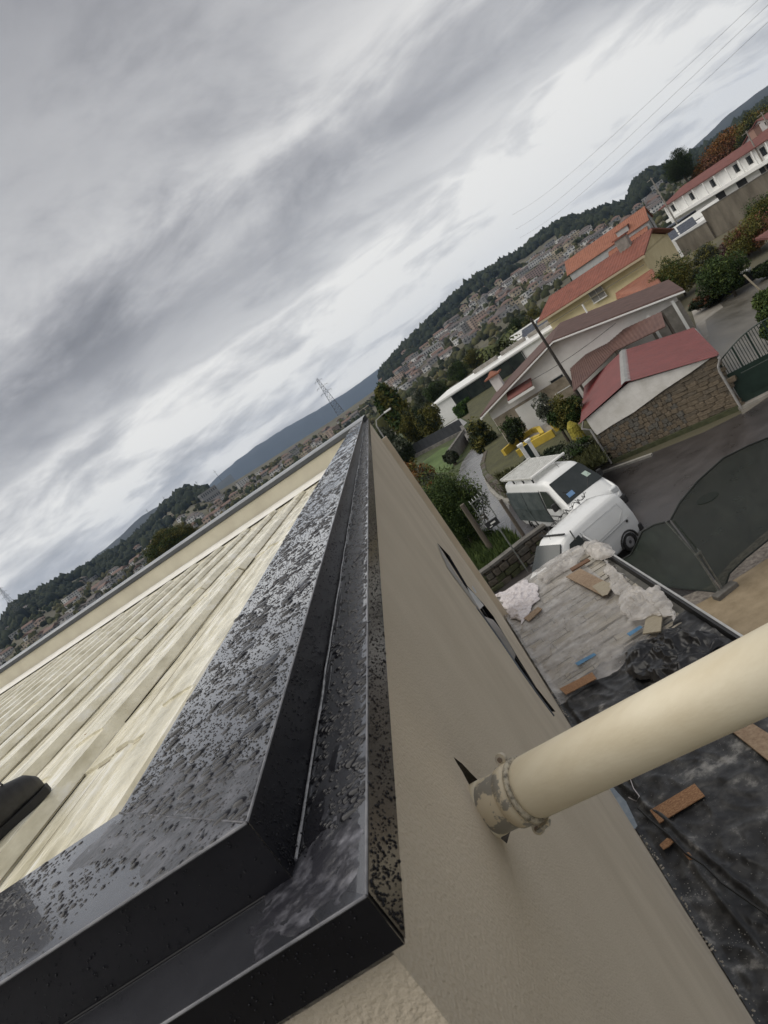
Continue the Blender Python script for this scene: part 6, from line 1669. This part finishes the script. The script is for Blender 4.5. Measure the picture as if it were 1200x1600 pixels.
for q in range(14):
    wm, wn_ = [(M_far_w, 'white'), (M_far_c, 'cream'), (M_far_g, 'grey'), (M_far_w, 'white'), (M_far_p, 'peach'), (M_far_w, 'white'), (M_far_g, 'grey')][q % 7]
    rm, rn = [(M_far_t, 'terracotta'), (M_far_t2, 'dark')][(q // 2) % 2]
    kd = ['gable', 'hip', 'flat'][q % 3] if q < 11 else 'flat'
    w, d, h, st = (rng.uniform(9, 15), rng.uniform(8, 11), rng.uniform(5, 7), 2) if q < 11 else (rng.uniform(15, 22), 11, rng.uniform(8, 11), 4)
    VAR.append((far_house(w, d, h, wm, rm, kd, st), wn_, rn, kd, 'apartment' if q >= 11 else 'house'))
used = []
def place_house(px, py, zone, q=None, big=1.0, rot=None):
    g = march(px, py)
    if not g: return False
    x, y = g
    for (a_, b_) in used:
        if math.hypot(a_ - x, b_ - y) < 17: return False
    used.append((x, y)); q = (rng.integers(0, 11) if rng.random() > .03 else rng.integers(11, 14)) if q is None else q; me, wn_, rn, kd, ty = VAR[q]
    if math.hypot(x, y) < 700 and ty == 'apartment': return False
    nm = 'apartment_block' if ty == 'apartment' else ('flat_roofed_house' if kd == 'flat' else 'distant_house')
    o = inst(me, nm, None, (x, y, terr(x, y) - .6), (0, 0, rot if rot is not None else rng.uniform(-.5, .5) + (PI / 2 if rng.random() < .3 else 0)), (big,) * 3)
    TOWN.append((o, px, py, wn_, rn, kd, ty)); return True
TOWN = []
hz = lambda x: 624 - .7002 * (x - 575.5)
def sky_y(x):
    pts = sorted(SKY_PX); return float(np.interp(x, [p[0] for p in pts], [p[1] for p in pts]))
cnt = 0; tries = 0
while cnt < 185 and tries < 2500:      # right hand slope of the valley
    tries += 1; x = random.uniform(600, 1030); lo = sky_y(x) + (20 if x > 655 else 8); hi = hz(x) + 26
    if hi - lo < 10: lo = hi - 22
    y = hi - (hi - lo) * random.random() ** 1.15
    cnt += place_house(x, y, 'on the hillside right of the long wall' if x > 760 else 'in the valley beyond the poplar')
cnt = 0; tries = 0
while cnt < 105 and tries < 2500:      # left, seen over the far parapet
    tries += 1; x = random.uniform(-20, 590); lo = sky_y(x) + 12; hi = hz(x) + 22
    y = random.uniform(lo, hi)
    cnt += place_house(x, y, 'over the left half of the far parapet' if x < 300 else 'over the right half of the far parapet')
ORD = ['leftmost'] + [w + ' from left' for w in 'second third fourth fifth sixth seventh eighth ninth tenth eleventh twelfth thirteenth fourteenth fifteenth sixteenth seventeenth eighteenth nineteenth twentieth'.split()]
ZONES = [(-99, 60, 'at the far left end'), (60, 130, 'left of the blue hill foot'), (130, 210, 'left of the parapet tree'), (210, 300, 'behind the parapet tree'), (300, 380, 'around the grey block'), (380, 460, 'under the blue mountain foot'), (460, 540, 'under the lattice pylon'), (540, 640, 'around the poplar top'), (640, 700, 'left of the valley hall'), (700, 760, 'behind the solar panels'), (760, 820, 'behind the palm'), (820, 900, 'left of the yellow house'), (900, 2000, 'above the orange roof')]
for z0, z1, zn in ZONES:
    it = [t for t in TOWN if z0 <= t[1] < z1]
    it.sort(key=lambda t: t[2] + .7 * t[1]); k3 = max(1, len(it) // 3 + 1)
    for tier, tn in enumerate(('upper', 'middle', 'lower')):
        row = sorted(it[tier * k3:(tier + 1) * k3], key=lambda t: t[1])
        for k, (o, px, py, wn_, rn, kd, ty) in enumerate(row):
            look = 'apartment block' if ty == 'apartment' else ('flat roofed house' if kd == 'flat' else '%s roofed house' % rn)
            tag(o, '%s %s, %s in %s row %s' % (wn_, look, ORD[min(k, 19)], tn, zn), 'building' if ty == 'apartment' else 'house', 'houses and blocks of the distant town')
# recognisable larger blocks
for (px, py, w, d, h, wm, rm, st, rot, nm, lab) in ((333, 782, 26, 18, 17, M_far_g, M_far_g, 2, .5, 'concrete_block', 'large blank grey concrete block on the hillside above the far parapet'), (838, 436, 30, 12, 11, mat('far_pink', (.40, .30, .27), rough=.9), M_far_w, 5, .3, 'apartment_block', 'wide pinkish apartment block on the hillside left of the yellow house'),
        (840, 412, 42, 12, 7, M_far_w, M_far_w, 2, .1, 'white_hall', 'long white hall high on the hillside below the ridge'), (668, 556, 40, 12, 7, M_far_w, M_far_w, 1, .4, 'white_hall', 'long white hall in the valley left of the apartment blocks'), (752, 508, 20, 12, 12, M_far_p, M_far_t, 5, .1, 'apartment_block', 'peach apartment block behind the palm tree'), (735, 518, 18, 12, 12, M_far_g, M_far_t, 5, .2, 'apartment_block', 'grey striped apartment block left of the peach one')):
    g = march(px, py)
    if g:
        me = far_house(w, d, h, wm, rm, 'flat', st); tag(inst(me, nm, None, (g[0], g[1], terr(*g) - 1), (0, 0, rot)), lab, 'building')
# town trees and hillside forest (stuff: thousands)
ico = bmesh.new(); bmesh.ops.create_icosphere(ico, subdivisions=1, radius=1.0)
iv = np.array([v.co[:] for v in ico.verts]); ifc = np.array([[v.index for v in f.verts] for f in ico.faces]); ico.free()
ico2 = bmesh.new(); bmesh.ops.create_icosphere(ico2, subdivisions=2, radius=1.0)
iv2 = np.array([v.co[:] for v in ico2.verts]); if2 = np.array([[v.index for v in f.verts] for f in ico2.faces]); ico2.free()
def blobs(name, label, pts, rad, m, hi=False, cat='forest', kind='stuff'):
    bv, bf_ = (iv2, if2) if hi else (iv, ifc)
    n = len(pts); R_ = np.random.default_rng(len(pts))
    jit = 1 + R_.uniform(-.34, .34, (n, len(bv), 1))
    V = bv[None] * jit * rad[:, None, :] + pts[:, None, :]
    F = bf_[None] + (np.arange(n) * len(bv))[:, None, None]
    o = numpy_mesh(name, V.reshape(-1, 3), F.reshape(-1, 3), m); tag(o, label, cat, kind=kind); return o
M_for = mat('forest_leaf', (.010, .016, .009), (.026, .032, .016), rough=.9, scale=.03, island=.5, spec=.15)
M_fort = mat('town_tree_leaf', (.020, .030, .012), (.07, .065, .025), rough=.9, scale=.02, island=.6, spec=.15, c3=(.09, .055, .02))
pts, rad = [], []
amin, amax = -.78, .95
_azL, _azR = azel(318, 760)[0], azel(594, 590)[0]
while len(pts) < 15000:
    a_ = random.uniform(amin, amax); r = RH + 40 - 560 * random.random() ** 1.3
    x, y = r * math.sin(a_), r * math.cos(a_); te = float(np.interp(a_, _az, _te)) * RH
    if te < 36 and _azL < a_ < _azR: continue
    dens = nz(x, y, 3, .008) + nz(x, y, 8, .02) * .5
    lim = .36 if (r > RH - 300) else .06
    if any(math.hypot(p - x, q - y) < 15 for p, q in used): continue
    if dens > lim and r < RH - 25: continue
    s = random.uniform(4, 8.5) * (1.3 if random.random() < .06 else 1)
    pts.append((x, y, terr(x, y) + s * .55)); rad.append((s * .8, s * .8, s * random.uniform(.8, 1.3)))
blobs('hillside_forest', 'dark forest covering the ridges beyond the town', np.array(pts), np.array(rad), M_for)
pts, rad = [], []
while len(pts) < 5200:
    a_ = random.uniform(amin, amax); r = 165 + 900 * random.random() ** .8
    x, y = r * math.sin(a_), r * math.cos(a_)
    if nz(x, y, 1, .012) + .4 * nz(x, y, 5, .05) < .02 and random.random() < .8: continue
    if any(math.hypot(p - x, q - y) < 11 for p, q in used): continue
    s = random.uniform(1.8, 4.2)
    if r < 330: s *= .8
    # keep the near view of the right hand gardens open
    if x > 25 and y < 230: continue
    pts.append((x, y, terr(x, y) + s * .5)); rad.append((s * .9, s * .9, s * random.uniform(.7, 1.3)))
blobs('town_trees', 'dark trees scattered between the houses of the town', np.array(pts), np.array(rad), M_fort, hi=True, cat='trees')
# mountains
def mountain(name, px, dist, m, depth=900, up_=1.0):
    az_ = []; vs, fs = [], []; n = 120
    P2 = sorted((azel(*p) for p in px)); A_ = np.array([p[0] for p in P2]); E_ = np.array([p[1] for p in P2])
    for k in range(n + 1):
        a_ = lerp(A_[0], A_[-1], k / n); e = float(np.interp(a_, A_, E_)) + .0008 * nz(a_ * 60, 0, dist) + .0004 * nz(a_ * 200, 0, dist)
        top = H + dist * e
        for q, (dr, f) in enumerate(((-depth, -.02), (-depth * .6, .45), (-depth * .3, .78), (0, 1.0), (depth * .3, .9), (depth, .0))):
            r = dist + dr; z = lerp(-60, top, f) if f < 1 else top
            r += 60 * nz(a_ * 30, q, dist); vs.append((r * math.sin(a_), r * math.cos(a_), z))
    for k in range(n):
        for q in range(5): fs.append((k * 6 + q, (k + 1) * 6 + q, (k + 1) * 6 + q + 1, k * 6 + q + 1))
    o = MB().add(vs, fs).build(name, m, smooth=True); o['kind'] = 'structure'; return o
M_mt = mat('mountain_haze_blue', (.018, .026, .030), (.028, .036, .038), rough=.95, scale=.004)  # bluish base: some of the distance haze is painted into the forest colour
mountain('mountain', [(200, 880), (260, 835), (340, 744), (372, 718), (400, 697), (450, 666), (500, 638), (550, 607), (590, 577), (606, 570), (640, 560), (700, 520)], 6500, M_mt)
mountain('mountain', [(940, 380), (1000, 330), (1050, 265), (1075, 238), (1110, 206), (1140, 177), (1170, 155), (1200, 132), (1300, 50), (1500, -60)], 3000, M_mt)
mountain('mountain', [(60, 960), (110, 905), (150, 868), (190, 836), (222, 805), (260, 785), (300, 790), (360, 740)], 3400, M_mt)
# pylons
M_lat = mat('lattice_steel', (.10, .105, .11), rough=.6, metal=.3)
def pylon(label, px_top, dist, hh, wsc=1.):
    r_ = Vector(ray(*px_top)); r_ = r_ / math.hypot(r_.x, r_.y) * dist; tp = Vector((0, 0, H)) + r_
    b = Vector((tp.x, tp.y, tp.z - hh)); T = thing('pylon', label, 'pylon', b); t = .22 * wsc * dist / 700
    W0, W1 = hh * .09, hh * .02
    mb = MB(); cs = lambda z: lerp(W0, W1, min(1, z / hh))
    for sx in (1, -1):
        for sy in (1, -1): mb.beam((sx * W0, sy * W0, 0), (sx * W1, sy * W1, hh), t, t)
    mb.build('tower_legs', M_lat, T); mb = MB(); z = 0; k = 0
    while z < hh * .95:
        w, z2 = cs(z), z + hh * .085
        w2 = cs(z2)
        for s in (1, -1):
            mb.beam((-w, s * w, z), (w2, s * w2, z2), t * .6, t * .6); mb.beam((w, s * w, z), (-w2, s * w2, z2), t * .6, t * .6); mb.beam((-w, s * w, z), (w, s * w, z), t * .6, t * .6)
        z = z2
    mb.build('bracing', M_lat, T)
    for f in (.62, .78, .94):
        L = hh * (.15 if f < .9 else .10); mb = MB(); mb.beam((-L, 0, hh * f), (L, 0, hh * f), t, t)
        for s in (1, -1): mb.beam((s * L, 0, hh * f), (0, 0, hh * (f + .05)), t * .6, t * .6); mb.beam((s * L, 0, hh * f), (s * L, 0, hh * (f - .035)), t * .8, t * .8)
        mb.build('crossarm', M_lat, T)
    return tp
tA = pylon('tall lattice pylon standing in front of the blue mountain', (495, 592), 760, 46)
tB = pylon('faint lattice pylon at the left edge of the skyline', (-2, 918), 900, 34, .7)
for q, (px, lab) in enumerate((((228, 796), 'thin mast leftmost of the four on the left skyline'), ((254, 776), 'thin mast second of the four on the left skyline'), ((305, 752), 'thin mast third of the four on the left skyline'), ((334, 735), 'thin mast rightmost of the four on the left skyline'))):
    r_ = Vector(ray(*px)); r_ = r_ / math.hypot(r_.x, r_.y) * 1250; tp = Vector((0, 0, H)) + r_; b = Vector((tp.x, tp.y, tp.z - 26))
    T = tag(MB().tube([b, tp], .28, 5).beam(tp - Vector((2.2, 0, 3)), tp + Vector((2.2, 0, -3)), .4, .4).build('mast', M_lat, off=b), lab, 'mast'); T.location = b
# roadside poles near the long white house
for (bp, tp_, lab) in (((1042, 322), (1019, 276), 'grey concrete pole standing between the orange roof and the long white house'), ((1188, 246), (1166, 204), 'street light pole behind the right end of the long white house'), ((1212, 218), (1188, 176), 'grey pole at the right edge of the picture near the rust brown tree'), ((648, 648), (636, 628), 'thin dark pole among the trees beyond the poplar')):
    r_ = Vector(ray(*bp)); dist = 140 if bp[0] > 700 else 190; r_ = r_ / math.hypot(r_.x, r_.y) * dist; b = Vector((0, 0, H)) + r_; top = AY(*tp_, b.y)
    T = thing('lamp_post' if 'light' in lab else 'concrete_pole', lab, 'pole', (b.x, b.y, 0))
    MB().tube([(b.x, b.y, 0), (b.x, b.y, top.z)], [.16, .10], 7).build('shaft', M_concrete, T, off=(b.x, b.y, 0))
    MB().beam((b.x - .9, b.y, top.z - .3), (b.x + .4, b.y, top.z - .25), .12, .12).build('arm', M_concrete, T, off=(b.x, b.y, 0))
# power lines across the sky
for (s_px, e_px, lab) in (((1180, 4), (800, 336), 'uppermost of the three power lines crossing the sky at the right'), ((1206, 2), (806, 358), 'middle of the three power lines crossing the sky at the right'), ((1226, 10), (812, 372), 'lowest of the three power lines crossing the sky at the right')):
    s, e = AY(*s_px, 75), AY(*e_px, 420)
    tag(MB().tube([s.lerp(e, t) - Vector((0, 0, 2.2 * math.sin(PI * t))) for t in np.linspace(-.15, 1, 40)], [.012 + .028 * t for t in np.linspace(0, 1, 40)], 5).build('power_line', M_lat), lab, 'power line')

# ================================================================== HAZE
hzv = bpy.data.materials.new('haze_air'); hzv.use_nodes = True
n_, l_ = hzv.node_tree.nodes, hzv.node_tree.links; n_.clear()
oo_ = n_.new('ShaderNodeOutputMaterial'); pv = n_.new('ShaderNodeVolumePrincipled')
pv.inputs['Color'].default_value = (.50, .68, 1.0, 1); pv.inputs['Density'].default_value = HAZE = .000055
l_.new(pv.outputs[0], oo_.inputs['Volume'])
hb = MB().box((0, 3300, 200), (13000, 9000, 640)).build('haze', hzv); tag(hb, 'thin pale air between the street and the mountains', 'haze', kind='stuff')
